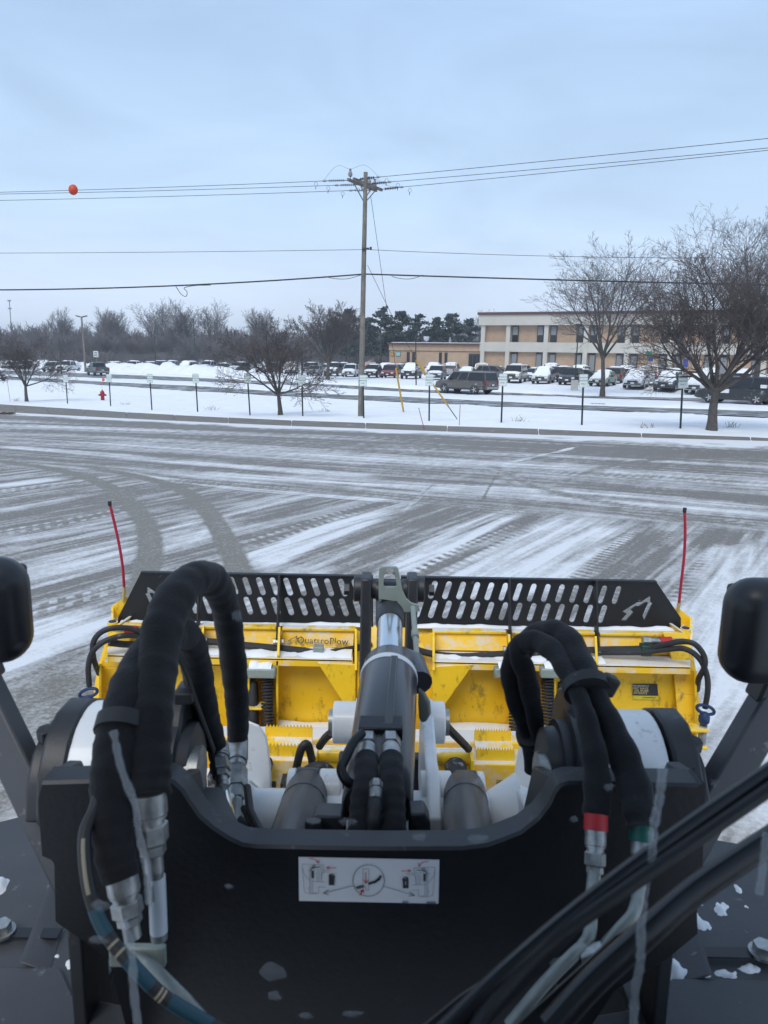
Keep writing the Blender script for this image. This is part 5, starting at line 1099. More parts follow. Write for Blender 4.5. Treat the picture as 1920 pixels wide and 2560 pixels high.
# ================================================================== TREES
def branches(seed, H, tr, tfrac, nl, spread, lens, kids, ang, wander, up, rmin, lean=0.0):
    """list of (points, radii, level)"""
    g = random.Random(seed); out = []
    def rv(): return Vector((g.gauss(0, 1), g.gauss(0, 1), g.gauss(0, 1)))
    def grow(p, d, L, r, lv):
        n = 4 if lv == 0 else (4 if lv <= 2 else 2); pts = [p.copy()]; rr = [r]; dirs = [d]
        re = max(rmin, r * (.62 if lv == 0 else .28))
        for i in range(n):
            d = (d + rv() * wander * (1 if lv else .35) + Vector((0, 0, 1)) * up * (lv > 0)).normalized(); p = p + d * (L / n); pts.append(p.copy()); rr.append(r + (re - r) * (i + 1) / n); dirs.append(d)
        out.append((pts, rr, lv))
        if lv >= nl: return
        k = kids[lv]; k = max(1, int(round(k * g.uniform(.8, 1.2)))); az = g.uniform(0, 6.28)
        for i in range(k):
            t_ = (g.uniform(.80, 1.0) if lv == 0 else .22 + .78 * (i + g.random()) / k); f = t_ * n; i0 = min(int(f), n - 1)
            q = pts[i0].lerp(pts[i0 + 1], f - i0); dd = dirs[i0 + 1]; az += 2.4 + g.uniform(-.5, .5)
            x = dd.cross(Vector((0, 0, 1)) if abs(dd.z) < .95 else Vector((1, 0, 0))).normalized(); y = dd.cross(x)
            an = R(ang[lv] * g.uniform(.65, 1.25)) * (1.0 if lv else (.35 + .65 * ((i + .5) / k)))
            nd = (dd * math.cos(an) + (x * math.cos(az) + y * math.sin(az)) * math.sin(an)).normalized()
            grow(q, nd, L * lens[lv] * g.uniform(.7, 1.15) * (1 if lv == 0 else 1.15 - .45 * t_), max(rmin, (rr[i0] * .62 if lv == 0 else rr[i0] * .5)), lv + 1)
    grow(Vector((0, 0, 0)), Vector((lean, 0, 1)).normalized(), H * tfrac, tr, 0)
    k = H / max(p.z for pts, _, _ in out for p in pts)
    return [([Vector((p.x * k * spread, p.y * k * spread, p.z * k - .1 * (lv == 0 and p.z < .01))) for p in pts], rr, lv) for pts, rr, lv in out]
def tree_meshes(br, sides=(10, 6, 4, 3, 3, 3)):
    T, Cn = MB(), MB()
    for pts, rr, lv in br:
        m_ = T if lv <= 1 else Cn
        if lv == 0: rr = [rr[0] * 1.25] + rr[1:]
        m_.tube(pts, rr, sides[min(lv, 5)], cap=(lv == 0))
    return T, Cn
def place_tree(name, br, loc, rz, label, group=None, mt=None, mc=None):
    t_ = thing(name, label, 'tree', loc, rz, group); T, Cn = tree_meshes(br)
    lobj('trunk', T, mt or m_bark, t_); c = lobj('crown', Cn, mc or m_twig, t_, smooth=False)
    return t_
p = gh(1537, 931); crab = dict(nl=5, spread=1.12, lens=(2.3, .62, .62, .58, .55), kids=(11, 9, 7, 6, 4), ang=(60, 40, 40, 38, 38), wander=.12, up=.06)
place_tree('bare_tree', branches(4, 6.3, .165, .20, rmin=.0046, **crab), p, .6, 'dense many branched bare tree rising from the verge beside the rightmost parking sign')
p = gh(1301, 857); maple = dict(nl=5, spread=1.22, lens=(1.9, .52, .55, .55, .55), kids=(9, 10, 6, 5, 3), ang=(54, 38, 36, 34, 34), wander=.06, up=.06)
place_tree('bare_tree', branches(12, 12.6, .215, .30, rmin=.0075, **maple), p, 1.0, 'tall bare tree with a pale clean trunk in front of the two storey building')
p = gh(1630, 867)
place_tree('bare_tree', branches(21, 13.8, .24, .27, rmin=.007, **maple), p, 2.0, 'tall bare tree at the right edge with its trunk before the black van')
p = gh(606, 897); small = dict(nl=5, spread=1.05, lens=(2.3, .62, .58, .55, .5), kids=(8, 8, 6, 5, 4), ang=(62, 40, 40, 38, 38), wander=.12, up=.06)
place_tree('bare_tree', branches(33, 4.4, .115, .20, rmin=.0055, **small), p, 0, 'small spreading bare tree on the verge left of the wooden utility pole')
p = gh(58, 868)
place_tree('bare_tree', branches(47, 4.9, .125, .24, rmin=.006, **small), p, 1.2, 'spreading bare tree at the far left behind the leftmost parking sign')
p = gh(708, 821); vase = dict(nl=5, spread=1.0, lens=(2.2, .56, .54, .52, .5), kids=(11, 10, 7, 5, 3), ang=(50, 32, 32, 32, 34), wander=.07, up=.07)
place_tree('bare_tree', branches(51, 9.6, .26, .17, rmin=.013, **vase), p, 0, 'broad vase shaped bare tree in the car park edge behind the small verge tree')
# three tall trees and a few more that stand clear of the wood
fk = dict(nl=4, spread=1.2, lens=(1.9, .5, .5, .5), kids=(10, 10, 8, 3), ang=(32, 32, 34, 34), wander=.06, up=.08)
for i, (u, vt, s_, lab) in enumerate(((338, 640, 190, 'broadest and leftmost of three tall bare trees rising above the wood'), (398, 645, 200, 'middle one of three tall bare trees rising above the wood'), (458, 643, 190, 'rightmost of three tall bare trees rising above the wood, with open crown'), (140, 664, 205, 'bare tree with thin upright twigs rising above the wood behind the tall lamp'), (228, 660, 210, 'thin bare tree tops standing above the wood left of the three tall trees'), (250, 664, 215, 'slender bare tree top just right of the thin pair above the wood'), (565, 664, 200, 'rounded bare tree above the wood behind the small verge tree'), (1048, 667, 200, 'pale bare tree showing just left of the two storey building roof'))):
    g0 = pd(u, 785, s_); z0 = float(tz(g0.x, g0.y)); H = pd(u, vt, s_).z - z0
    w_ = (1.0 if i in (0, 1, 2) else .8)
    d_ = dict(fk); d_['ang'] = tuple(a * w_ for a in fk['ang'])
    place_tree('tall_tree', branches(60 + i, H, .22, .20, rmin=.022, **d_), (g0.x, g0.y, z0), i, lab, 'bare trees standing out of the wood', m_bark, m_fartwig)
# pines behind the low wing
def pine(seed, H):
    g = random.Random(seed); T, N_ = MB(), MB(); T.tube([(0, 0, -.2), (g.uniform(-.2, .2), 0, H * .5), (g.uniform(-.2, .2), 0, H * .97)], [.22, .15, .03], 8)
    z = H * .26
    while z < H:
        f = (z - H * .26) / (H * .74); Lb = (1 - f) ** .7 * H * .36 * g.uniform(.6, 1.25) + .45
        for k in range(g.randint(3, 5)):
            az = g.uniform(0, 6.28); d = Vector((math.cos(az), math.sin(az), g.uniform(-.12, .22))).normalized(); e = Vector((0, 0, z)) + d * Lb + Vector((0, 0, .12 * Lb))
            T.tube([(0, 0, z), tuple(e)], [.05, .02], 3, cap=False)
            for c in range(int(16 + 10 * Lb)):
                t_ = g.uniform(.25, 1.08); q = Vector((0, 0, z)).lerp(e, t_) + Vector((g.gauss(0, .22), g.gauss(0, .22), g.gauss(0, .16))); s_ = g.uniform(.3, .62)
                v1 = Vector((g.gauss(0, 1), g.gauss(0, 1), g.gauss(0, .6))).normalized() * s_; v2 = Vector((g.gauss(0, 1), g.gauss(0, 1), abs(g.gauss(0, .9)))).normalized() * s_
                N_.add([q - v1 * .6, q + v1 * .6, q + v2], [(0, 1, 2)])
        z += g.uniform(.35, .7)
    return T, N_
for i, (u, vt, s_, lab) in enumerate(((748, 668, 150, 'dark pine close behind the wooden utility pole on its left'), (822, 666, 148, 'tall dark pine just right of the wooden utility pole'), (862, 676, 152, 'dark pine among the row, second to the right of the utility pole'), (905, 684, 146, 'pointed dark pine above the orange panel end of the low brick wing'), (942, 692, 155, 'shorter dark pine in the gap between two pointed pines'), (975, 680, 144, 'ragged dark pine nearest to the two storey building on its left'), (1012, 692, 158, 'low dark pine touching the corner of the two storey building'), (786, 690, 160, 'dark pine directly behind the wooden utility pole'))):
    g0 = pd(u, 770, s_); z0 = float(tz(g0.x, g0.y)); T, N_ = pine(80 + i, pd(u, vt, s_).z - z0)
    t_ = thing('pine_tree', lab, 'pine tree', (g0.x, g0.y, z0), 0, 'dark pines behind the low brick wing'); lobj('trunk', T, m_bark, t_); lobj('crown', N_, m_pine, t_, smooth=False)
# the wood: one far mass
wk = dict(nl=3, spread=1, lens=(1.6, .55, .55), kids=(8, 8, 5), ang=(36, 36, 36), wander=.07, up=.07)
base = []
for i in range(5):
    V, Fq = [], []
    m_ = MB()
    for pts, rr, lv in branches(200 + i, 1.0, .018, .34, rmin=.0046, **wk):
        if lv >= 1: pts = [pts[0], pts[len(pts) // 2], pts[-1]] if lv < 3 else [pts[0], pts[-1]]; rr = [rr[0], rr[-1]] if lv >= 3 else [rr[0], rr[len(rr) // 2], rr[-1]]
        m_.tube(pts, rr, 4 if lv == 0 else 3, cap=False)
    base.append((np.array(m_.v), np.array([f for f in m_.f if len(f) == 4])))
gw = random.Random(9); VV, FF, off = [], [], 0
def wood_tree(u, s_, H, wd=1.0):
    global off
    d = ray(u, 790); X, Y = d.x * s_, d.y * s_; z0 = float(tz(X, Y)); v, f = base[gw.randrange(5)]; a = gw.uniform(0, 6.28); c, sn = math.cos(a), math.sin(a)
    P = np.stack([(v[:, 0] * c - v[:, 1] * sn) * H * wd + X, (v[:, 0] * sn + v[:, 1] * c) * H * wd + Y, v[:, 2] * H + z0 - .3], 1)
    VV.append(P); FF.append(f + off); off += len(v)
u = -420
while u < 2000:
    for s_, h in ((178, 7.8), (196, 9.1), (218, 10.5), (245, 11.8)):
        edge = 1.0 if u < 640 else (.94 if u < 1080 else .75)
        hh = h * edge * gw.uniform(.72, 1.12)
        if 1030 < u < 1700 and s_ < 210: continue
        wood_tree(u + gw.uniform(-14, 14), s_ * gw.uniform(.97, 1.03), hh, gw.uniform(.8, 1.15))
    u += 21
sk = dict(nl=3, spread=1.5, lens=(3.2, .6, .55), kids=(9, 7, 5), ang=(40, 36, 36), wander=.12, up=.05)
nb = len(base)
for i in range(3):
    m_ = MB()
    for pts, rr, lv in branches(300 + i, 1.0, .014, .10, rmin=.006, **sk):
        pts = [pts[0], pts[len(pts) // 2], pts[-1]] if lv < 3 else [pts[0], pts[-1]]; rr = [rr[0], rr[-1]] if len(pts) == 2 else [rr[0], rr[len(rr) // 2], rr[-1]]
        m_.tube(pts, rr, 3, cap=False)
    base.append((np.array(m_.v), np.array([f for f in m_.f if len(f) == 4])))
base = base[nb:]; gw.randrange = lambda n: int(gw.random() * len(base))
u = -420
while u < 2000:
    for s_, h in ((172, 3.6), (190, 4.6), (212, 5.6)):
        if 1030 < u < 1700 and s_ < 200: continue
        wood_tree(u + gw.uniform(-10, 10), s_ * gw.uniform(.97, 1.03), h * gw.uniform(.7, 1.2), gw.uniform(.9, 1.3))
    u += 15
V = np.concatenate(VV); Fq = np.concatenate(FF)
me = bpy.data.meshes.new('far_wood'); me.vertices.add(len(V)); me.vertices.foreach_set('co', V.astype(np.float32).ravel()); me.loops.add(Fq.size); me.loops.foreach_set('vertex_index', Fq.astype(np.int32).ravel())
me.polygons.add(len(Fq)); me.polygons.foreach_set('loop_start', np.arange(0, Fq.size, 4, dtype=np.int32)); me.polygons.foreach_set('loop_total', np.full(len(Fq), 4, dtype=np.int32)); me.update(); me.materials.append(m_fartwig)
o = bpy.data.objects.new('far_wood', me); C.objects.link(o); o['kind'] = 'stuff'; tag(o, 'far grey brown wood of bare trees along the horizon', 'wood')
# ================================================================== VEHICLES
KIND = {  # L, W, H, hood z, belt z, windscreen base y, windscreen top y, rear top y, rear base y, deck z, wheel r, wheelbase half
 'suv': (4.65, 1.88, 1.70, 1.00, 1.06, .98, .28, -1.80, -2.22, 1.06, .35, 1.36),
 'sedan': (4.75, 1.84, 1.46, .88, .93, .90, .12, -1.05, -1.72, 1.00, .33, 1.40),
 'pickup': (5.75, 2.02, 1.90, 1.18, 1.22, 1.25, .62, -.80, -1.02, 1.22, .40, 1.80),
 'large_suv': (5.65, 2.02, 1.93, 1.15, 1.20, 1.42, .80, -2.60, -2.78, 1.20, .40, 1.65),
 'van': (5.15, 2.00, 1.82, 1.02, 1.10, 1.62, .72, -2.15, -2.48, 1.10, .36, 1.52)}
def car_parts(kind):
    L_, W_, H, hz, bz, wb, wt, rt, rb, dz, wr, wbh = KIND[kind]; hw = W_ / 2; y0, y1 = -L_ / 2, L_ / 2; zb = .30 if kind in ('sedan', 'suv', 'van') else .40; P = []
    stn = [(y0, zb + .16, bz - .35 if kind != 'pickup' else dz - .12, .90), (y0 + .08, zb + .02, dz - .06, .96), (y0 + .35, zb, dz, 1.0), (rb, zb, dz, 1.0), (wb - .5, zb, bz, 1.0), (wb, zb, hz + .03, 1.0), (y1 - .55, zb, hz - .05, .985), (y1 - .14, zb + .02, hz - .16, .94), (y1, zb + .14, hz - .34, .84)]
    m_ = MB(); prof = []
    for y, za, zc_, k in stn:
        h = hw * k; zm = za + (zc_ - za) * .55; half = [(0, zc_ + .03), (h * .72, zc_ + .015), (h * .93, zc_ - .045), (h, zm + .02), (h * .99, za + .1), (h * .90, za)]
        prof.append([(x, y, z) for x, z in half] + [(-x, y, z) for x, z in half[::-1][:-1]])
    n = len(prof[0]); m_.v = [p for s_ in prof for p in s_]
    m_.f = [(i * n + j, i * n + (j + 1) % n, (i + 1) * n + (j + 1) % n, (i + 1) * n + j) for i in range(len(prof) - 1) for j in range(n)] + [tuple(range(n)), tuple(range((len(prof) - 1) * n, len(prof) * n))]
    # cabin
    hb, ht = hw * .96, hw * .83; yb0 = rb; g = [(-hb, wb, bz - .02), (hb, wb, bz - .02), (hb, rb, dz - .02), (-hb, rb, dz - .02), (-ht, wt, H - .06), (ht, wt, H - .06), (ht, rt, H - .07), (-ht, rt, H - .07), (-ht * .8, wt - .12, H), (ht * .8, wt - .12, H), (ht * .8, rt + .14, H - .01), (-ht * .8, rt + .14, H - .01)]
    m_.add(g, [(0, 1, 5, 4), (1, 2, 6, 5), (2, 3, 7, 6), (3, 0, 4, 7), (4, 5, 9, 8), (5, 6, 10, 9), (6, 7, 11, 10), (7, 4, 8, 11), (8, 9, 10, 11)])
    P.append(('body', m_, None))
    def pane(a, b_, c, d, off, ins=.07):
        Q = [Vector(q) for q in (a, b_, c, d)]; ce = sum(Q, Vector()) / 4; nn = (Q[1] - Q[0]).cross(Q[3] - Q[0]).normalized()
        if nn.dot(ce - Vector((0, (wb + rb) / 2, bz + .2))) < 0: nn = -nn
        Q = [q + (ce - q).normalized() * ins + nn * off for q in Q]; return MB().prism(Q, -nn * .03)
    G = [Vector(q) for q in g]
    P.append(('windscreen', pane(G[0], G[1], G[5], G[4], .006, .06), m_glassd)); P.append(('rear_window', pane(G[2], G[3], G[7], G[6], .006, .10), m_glassd))
    nside = {'suv': (0, .40, .74, 1.0), 'sedan': (0, .46, 1.0), 'pickup': (0, .5, 1.0), 'large_suv': (0, .27, .52, 1.0), 'van': (0, .36, .66, 1.0)}[kind]
    for sg, (a, b_, c, d) in ((1, (1, 2, 6, 5)), (-1, (0, 3, 7, 4))):
        for f0, f1 in zip(nside[:-1], nside[1:]):
            lo0, lo1, hi0, hi1 = G[a].lerp(G[b_], f0), G[a].lerp(G[b_], f1), G[d].lerp(G[c], f0), G[d].lerp(G[c], f1)
            P.append(('side_window', pane(lo0, lo1, hi1, hi0, .006, .06), m_glassd))
    for sx in (-1, 1):
        for yy_ in (wbh, -wbh):
            t_ = MB().lathe((sx * (hw - .24), yy_, wr), (sx, 0, 0), [(0, wr * .6), (.0, wr * .95), (.03, wr), (.20, wr), (.235, wr * .95), (.235, wr * .66)], 22)
            r_ = MB().lathe((sx * (hw - .05), yy_, wr), (sx, 0, 0), [(0, wr * .66), (.03, wr * .66), (.035, wr * .58)], 20)
            sp2 = MB()
            for k in range(5):
                a_ = k * 1.2566; d = Vector((0, math.cos(a_), math.sin(a_))); c0 = Vector((sx * (hw - .0), yy_, wr)); sp2.bar(c0, c0 + d * wr * .62, .07, .04, up=(1, 0, 0))
            P.append(('wheel', t_, m_tyre, [('rim', r_, m_trim), ('spokes', sp2, m_rim)]))
            arch = [(sx * (hw * .992 + .006), yy_ + math.cos(a_) * wr * 1.16, wr + math.sin(a_) * wr * 1.16) for a_ in np.linspace(-.35, math.pi + .35, 15)]
            P.append(('wheel_arch', MB().prism(arch, (-sx * .06, 0, 0)), m_trim))
        P.append(('headlight', MB().box((sx * hw * .66, y1 - .05, hz - .30), (hw * .36, .10, .15 if kind not in ('pickup', 'large_suv') else .2), Matrix.Rotation(-sx * .28, 3, 'Z')), m_head))
        P.append(('tail_light', MB().box((sx * hw * .86, y0 + .05, dz - (.22 if kind != 'sedan' else .16)), (.16, .10, .36 if kind in ('large_suv', 'van', 'pickup', 'suv') else .16)), m_tail))
        P.append(('mirror', MB().box((sx * (hw + .09), wb - .45, bz + .06), (.2, .10, .14)), m_trim))
        P.append(('sill', MB().box((sx * (hw * .97), 0, zb + .05), (.06, L_ * .5, .12)), m_trim))
        for yk in ((wb - .55, (wb + rb) / 2 - .15) if kind != 'pickup' else (wb - .55,)):
            P.append(('door_handle', MB().box((sx * (hw + .004), yk - .35, bz - .17), (.03, .16, .03)), m_trim))
    P.append(('grille', MB().box((0, y1 - .035, hz - .36), (hw * 1.0, .09, .22 if kind not in ('pickup', 'large_suv') else .34)), m_trim))
    P.append(('front_bumper', MB().box((0, y1 - .03, zb + .14), (W_ * .80, .12, .14)), m_trim)); P.append(('rear_bumper', MB().box((0, y0 - .01, zb + .18), (W_ * .86, .13, .16)), m_trim if kind not in ('pickup', 'large_suv') else m_rim))
    P.append(('licence_plate', MB().box((0, y1 + .035, zb + .22), (.32, .02, .14)), m_plate)); P.append(('licence_plate', MB().box((0, y0 - .085, zb + .42), (.32, .02, .14)), m_plate))
    if kind == 'pickup': P.append(('cargo_bed', MB().box((0, (rb + y0) / 2 - .02, dz + .035), (W_ * .80, rb - y0 - .28, .02)), m_trim))
    P.append(('underbody', MB().box((0, 0, zb + .03), (W_ * .8, L_ * .82, .14)), m_trim))
    return P
def snow_cap(kind, full, seed):
    L_, W_, H, hz, bz, wb, wt, rt, rb, dz, wr, wbh = KIND[kind]; hw = W_ / 2; y0, y1 = -L_ / 2, L_ / 2
    pr = [(y1 - .12, hz - .15, hw * .80), (y1 - .55, hz - .02, hw * .88), (wb + .02, hz + .05, hw * .90), ((wb + wt) / 2, (bz + H) / 2, hw * .80), (wt - .05, H - .01, hw * .70), (rt * .5 + wt * .5, H + .01, hw * .72), (rt + .08, H - .01, hw * .70), ((rt + rb) / 2 - .03, (H + dz) / 2 + .04, hw * .74)]
    if full == 1: pr = pr[4:7]
    if full == 2: pr = pr[:3], pr[4:7]
    else: pr = (pr,)
    m_ = MB(); g = np.random.RandomState(seed)
    for pp in pr:
        P = []
        for a, b_ in zip(pp[:-1], pp[1:]):
            for j in range(3): P.append(tuple(a[k] + (b_[k] - a[k]) * j / 3 for k in range(3)))
        P.append(pp[-1]); V, n = [], 9
        for i, (y, z, w_) in enumerate(P):
            e = min(1, min(i, len(P) - 1 - i) / 1.2)
            for j in range(n):
                x = -1 + 2 * j / (n - 1); th = (.10 + .05 * math.sin(i * 1.3 + seed) + .03 * g.rand()) * (1 - abs(x) ** 5) * (.15 + .85 * e)
                V.append((x * w_ * (1 + .03 * g.randn()), y + .03 * g.randn(), z - .035 + th))
        m_.add(V, [(i * n + j, i * n + j + 1, (i + 1) * n + j + 1, (i + 1) * n + j) for i in range(len(P) - 1) for j in range(n - 1)])
    return m_
CARM, CARSNOW, PAINT = {}, {}, {}
def paint(nm, c):
    if nm not in PAINT: PAINT[nm] = mat(nm + '_car_paint', c, .32, .0, var=.06, coat=.35, dirt=((.42, .42, .43), -.05, 3, 1))
    return PAINT[nm]
COL = {'white': (.62, .64, .66), 'black': (.014, .015, .017), 'red': (.22, .015, .02), 'grey': (.10, .105, .11), 'silver': (.36, .37, .38), 'taupe': (.085, .078, .071), 'green_grey': (.07, .085, .08), 'beige': (.40, .38, .34), 'pale_green': (.34, .40, .34), 'slate': (.075, .095, .105), 'dark_red': (.10, .02, .025), 'navy': (.02, .03, .055), 'blue_grey': (.15, .18, .22)}
def car(kind, colour, x, y_, yaw, label, snow=0, cat=None, group=None, z=None, s_=1.0):
    if kind not in CARM:
        CARM[kind] = [(nm, mesh_of(mb, m if m else m_trim, nm), m, [(a, mesh_of(b_, c, a), c) for a, b_, c in (ex[0] if ex else [])]) for nm, mb, m, *ex in car_parts(kind)]
    nmz = {'suv': 'parked_suv', 'sedan': 'parked_car', 'pickup': 'pickup_truck', 'large_suv': 'large_suv', 'van': 'van'}[kind]
    t_ = thing(nmz, label, cat or {'suv': 'suv', 'sedan': 'car', 'pickup': 'pickup truck', 'large_suv': 'suv', 'van': 'van'}[kind], (x, y_, float(tz(x, y_)) + .02 if z is None else z), yaw, group)
    for nm, me, m, ex in CARM[kind]:
        o = bpy.data.objects.new(nm, me); C.objects.link(o); o.parent = t_
        if m is None: o.material_slots[0].link = 'OBJECT'; o.material_slots[0].material = paint(colour, COL[colour])
        for a, b_, c in ex:
            q = bpy.data.objects.new(a, b_); C.objects.link(q); q.parent = o
    if snow:
        sd_ = (kind, snow)
        if sd_ not in CARSNOW: CARSNOW[sd_] = mesh_of(snow_cap(kind, snow, len(CARSNOW)), m_snow, 'snow_cap')
        o = bpy.data.objects.new('snow_cap', CARSNOW[sd_]); C.objects.link(o); o.parent = t_
    return t_
def at_px(px, s_): d = ray(px / S, 940 / S); return d.x * s_, d.y * s_
def yaw_of(hx, hy): return math.atan2(-hx, hy)          # +Y is the front
# moving traffic
x, y_ = at_px(1166, 67.5); sub = car('large_suv', 'taupe', x, y_, yaw_of(-.73, .69), 'taupe brown large suv with alloy wheels driving left past the car park', 0)
bp = [o for o in sub.children if o.name.startswith('body')]
x, y_ = at_px(245, 112); car('pickup', 'slate', x, y_, yaw_of(-.56, .83), 'slate grey pickup truck with covered cab driving left along the far road', 0)
x, y_ = at_px(1850, 51.5); van_ = car('van', 'black', x, y_, yaw_of(-.73, .69), 'black van on the road behind the densely branched tree', 0)
lobj('door_sign', MB().box((-1.006, .62, .84), (.012, .75, .26)), m_plate, van_); lobj('tailgate_mark', MB().box((-1.0, -1.9, 1.22), (.012, .42, .22)), m_plate, van_)
x, y_ = at_px(-22, 88); car('sedan', 'black', x, y_, yaw_of(.73, -.69), 'black car with lit headlights entering at the left edge of the road', 0)
# front row of the car park, right of the pole line
G1 = 'cars parked across the road'
def row_s(px): return 1 / (.00394 + 6.15e-6 * px)
FRONT = [(787, 'sedan', 'silver', 0, 'silver sedan at the left end of the front parking row'), (835, 'pickup', 'green_grey', 2, 'dark pickup with snowy bonnet beside the silver sedan'), (876, 'suv', 'white', 2, 'white suv with snowy windscreen just left of the wooden pole'), (932, 'suv', 'black', 2, 'black and snow covered suv just right of the wooden pole'), (975, 'suv', 'red', 0, 'dark red suv without snow facing the road'), (1028, 'pickup', 'black', 3, 'black truck front with thick snow right of the red suv'), (1092, 'suv', 'grey', 2, 'grey suv with snowy bonnet behind the tilted yellow guard'), (1166, 'sedan', 'white', 3, 'snow buried car peeping over the taupe suv'), (1287, 'large_suv', 'beige', 2, 'beige large suv with big grille and snowy bonnet'), (1359, 'suv', 'silver', 3, 'silver suv with fully snowed windscreen beside the black one'), (1428, 'suv', 'black', 0, 'black suv without snow behind the lamp post with concrete foot'), (1508, 'sedan', 'pale_green', 3, 'pale green car under snow behind the tall clean trunk'), (1592, 'suv', 'white', 3, 'white suv with black slit grille right of the tall trunk'), (1672, 'suv', 'slate', 3, 'dark grey suv with snow topped bonnet behind the rightmost sign'), (1752, 'suv', 'white', 3, 'snow covered white suv half hidden by the densely branched tree'), (1836, 'sedan', 'navy', 3, 'dark car under snow right of the densely branched tree'), (1915, 'suv', 'silver', 3, 'silver suv under snow at the right edge of the front row')]
for px, kd_, co, sn, lab in FRONT:
    s_ = row_s(px) * (1.0 if px != 1166 else 1.06); x, y_ = at_px(px, s_); b_ = math.atan2(x, y_) + R(11 + rnd.uniform(-3, 3)); car(kd_, co, x, y_, yaw_of(-math.sin(b_), -math.cos(b_)), lab, sn, group=G1)
SECOND = [(862, 'suv', 'green_grey', 1, 1.16, 'dark green suv roof behind the white suv left of the pole'), (928, 'pickup', 'red', 0, 1.20, 'red pickup cab showing behind the wooden pole'), (962, 'suv', 'white', 3, 1.16, 'white snowy suv in the second row above the red suv'), (1000, 'suv', 'blue_grey', 2, 1.09, 'blue grey suv seen side on behind the black truck'), (1015, 'van', 'black', 0, 1.24, 'dark van roof in front of the low brick wing'), (1084, 'pickup', 'white', 3, 1.12, 'white snowy pickup in the second row behind the grey suv'), (1128, 'pickup', 'silver', 3, 1.13, 'silver snowy pickup second in the back row'), (1205, 'van', 'white', 1, 1.22, 'white van before the dark entrance of the low wing'), (1236, 'suv', 'grey', 0, 1.10, 'grey suv turned side on behind the taupe suv'), (1252, 'sedan', 'slate', 1, 1.2, 'small dark sedan behind the grey side on suv'), (1298, 'suv', 'black', 2, 1.17, 'black suv with snow splotches behind the beige suv'), (1336, 'sedan', 'blue_grey', 2, 1.09, 'blue grey sedan tucked behind the silver snowed suv'), (1378, 'pickup', 'white', 3, 1.2, 'snowy white pickup against the brick wall right of the beige suv'), (1404, 'suv', 'dark_red', 1, 1.08, 'dark maroon suv behind the black one with the lamp post'), (1446, 'suv', 'white', 3, 1.2, 'white snow topped suv close to the brick wall'), (1470, 'sedan', 'navy', 1, 1.08, 'navy sedan side on between the black suv and the tall trunk'), (1540, 'suv', 'grey', 1, 1.1, 'grey suv with visible wheel behind the pale green car'), (1570, 'suv', 'silver', 3, 1.22, 'snowed silver suv at the wall right of the tall trunk'), (1622, 'pickup', 'white', 1, 1.09, 'white pickup bed showing behind the white suv with slit grille'), (1690, 'sedan', 'white', 3, 1.2, 'snow covered white sedan at the wall behind the rightmost sign'), (1775, 'suv', 'black', 3, 1.1, 'black suv with snow cover behind the dense tree trunk'), (1860, 'suv', 'white', 3, 1.12, 'white suv under snow in the back row far right'), (820, 'sedan', 'slate', 1, 1.14, 'dark sedan roof behind the pickup left of the pole'), (775, 'suv', 'grey', 1, 1.12, 'grey suv behind the silver sedan at the row end'), (730, 'van', 'white', 3, 1.05, 'snowed white van behind the vase shaped tree trunk'), (690, 'suv', 'black', 2, 1.02, 'black snowy suv seen through the small verge tree'), (655, 'sedan', 'silver', 3, 1.05, 'silver snowy sedan seen through the small verge tree')]
for px, kd_, co, sn, k, lab in SECOND:
    s_ = row_s(px) * k; x, y_ = at_px(px, s_); b_ = math.atan2(x, y_) + R(11 + rnd.uniform(-8, 8))
    hx, hy = -math.sin(b_), -math.cos(b_)
    if 'side on' in lab: hx, hy = .9, -.42
    elif rnd.random() < .45: hx, hy = -hx, -hy
    car(kd_, co, x, y_, yaw_of(hx, hy), lab, sn, group=G1)
# left lot, half hidden by the bank
LEFT = [(105, 'suv', 'white', 3, 'snowy white suv behind the left verge tree'), (132, 'suv', 'grey', 1, 'grey suv right of the first white one beyond the bank'), (172, 'pickup', 'white', 2, 'white pickup with snowy bonnet under the tall double lamp'), (30, 'sedan', 'slate', 2, 'dark sedan at the far left beyond the snow bank'), (62, 'suv', 'black', 2, 'black suv seen through the left verge tree'), (283, 'suv', 'white', 2, 'white suv just right of the moving pickup truck'), (312, 'sedan', 'black', 1, 'low black sedan between two white suvs beyond the bank'), (337, 'pickup', 'white', 2, 'white pickup beyond the bank left of the tall dark van'), (372, 'suv', 'blue_grey', 2, 'blue grey suv in front of the tall dark van'), (432, 'pickup', 'silver', 2, 'silver pickup just right of the tall dark van'), (470, 'van', 'white', 3, 'van buried in snow beyond the bank'), (523, 'pickup', 'white', 2, 'white pickup right of the snow buried van'), (556, 'sedan', 'slate', 2, 'dark sedan beyond the bank near the small verge tree'), (598, 'suv', 'green_grey', 2, 'dark green suv behind the crown of the small verge tree'), (-25, 'suv', 'silver', 2, 'silver suv just at the left picture edge beyond the bank')]
for px, kd_, co, sn, lab in LEFT:
    s_ = (133 if px > 110 else 150) + rnd.uniform(-3, 3); x, y_ = at_px(px, s_); b_ = math.atan2(x, y_) + R(28 + rnd.uniform(-6, 6)); car(kd_, co, x, y_, yaw_of(-math.sin(b_), -math.cos(b_)), lab, sn, group='cars beyond the snow bank')
x, y_ = at_px(398, 140); car('van', 'black', x, y_, yaw_of(-.2, -.98), 'tall dark van with white snowy roof parked beyond the snow bank', 1, group='cars beyond the snow bank', s_=1)

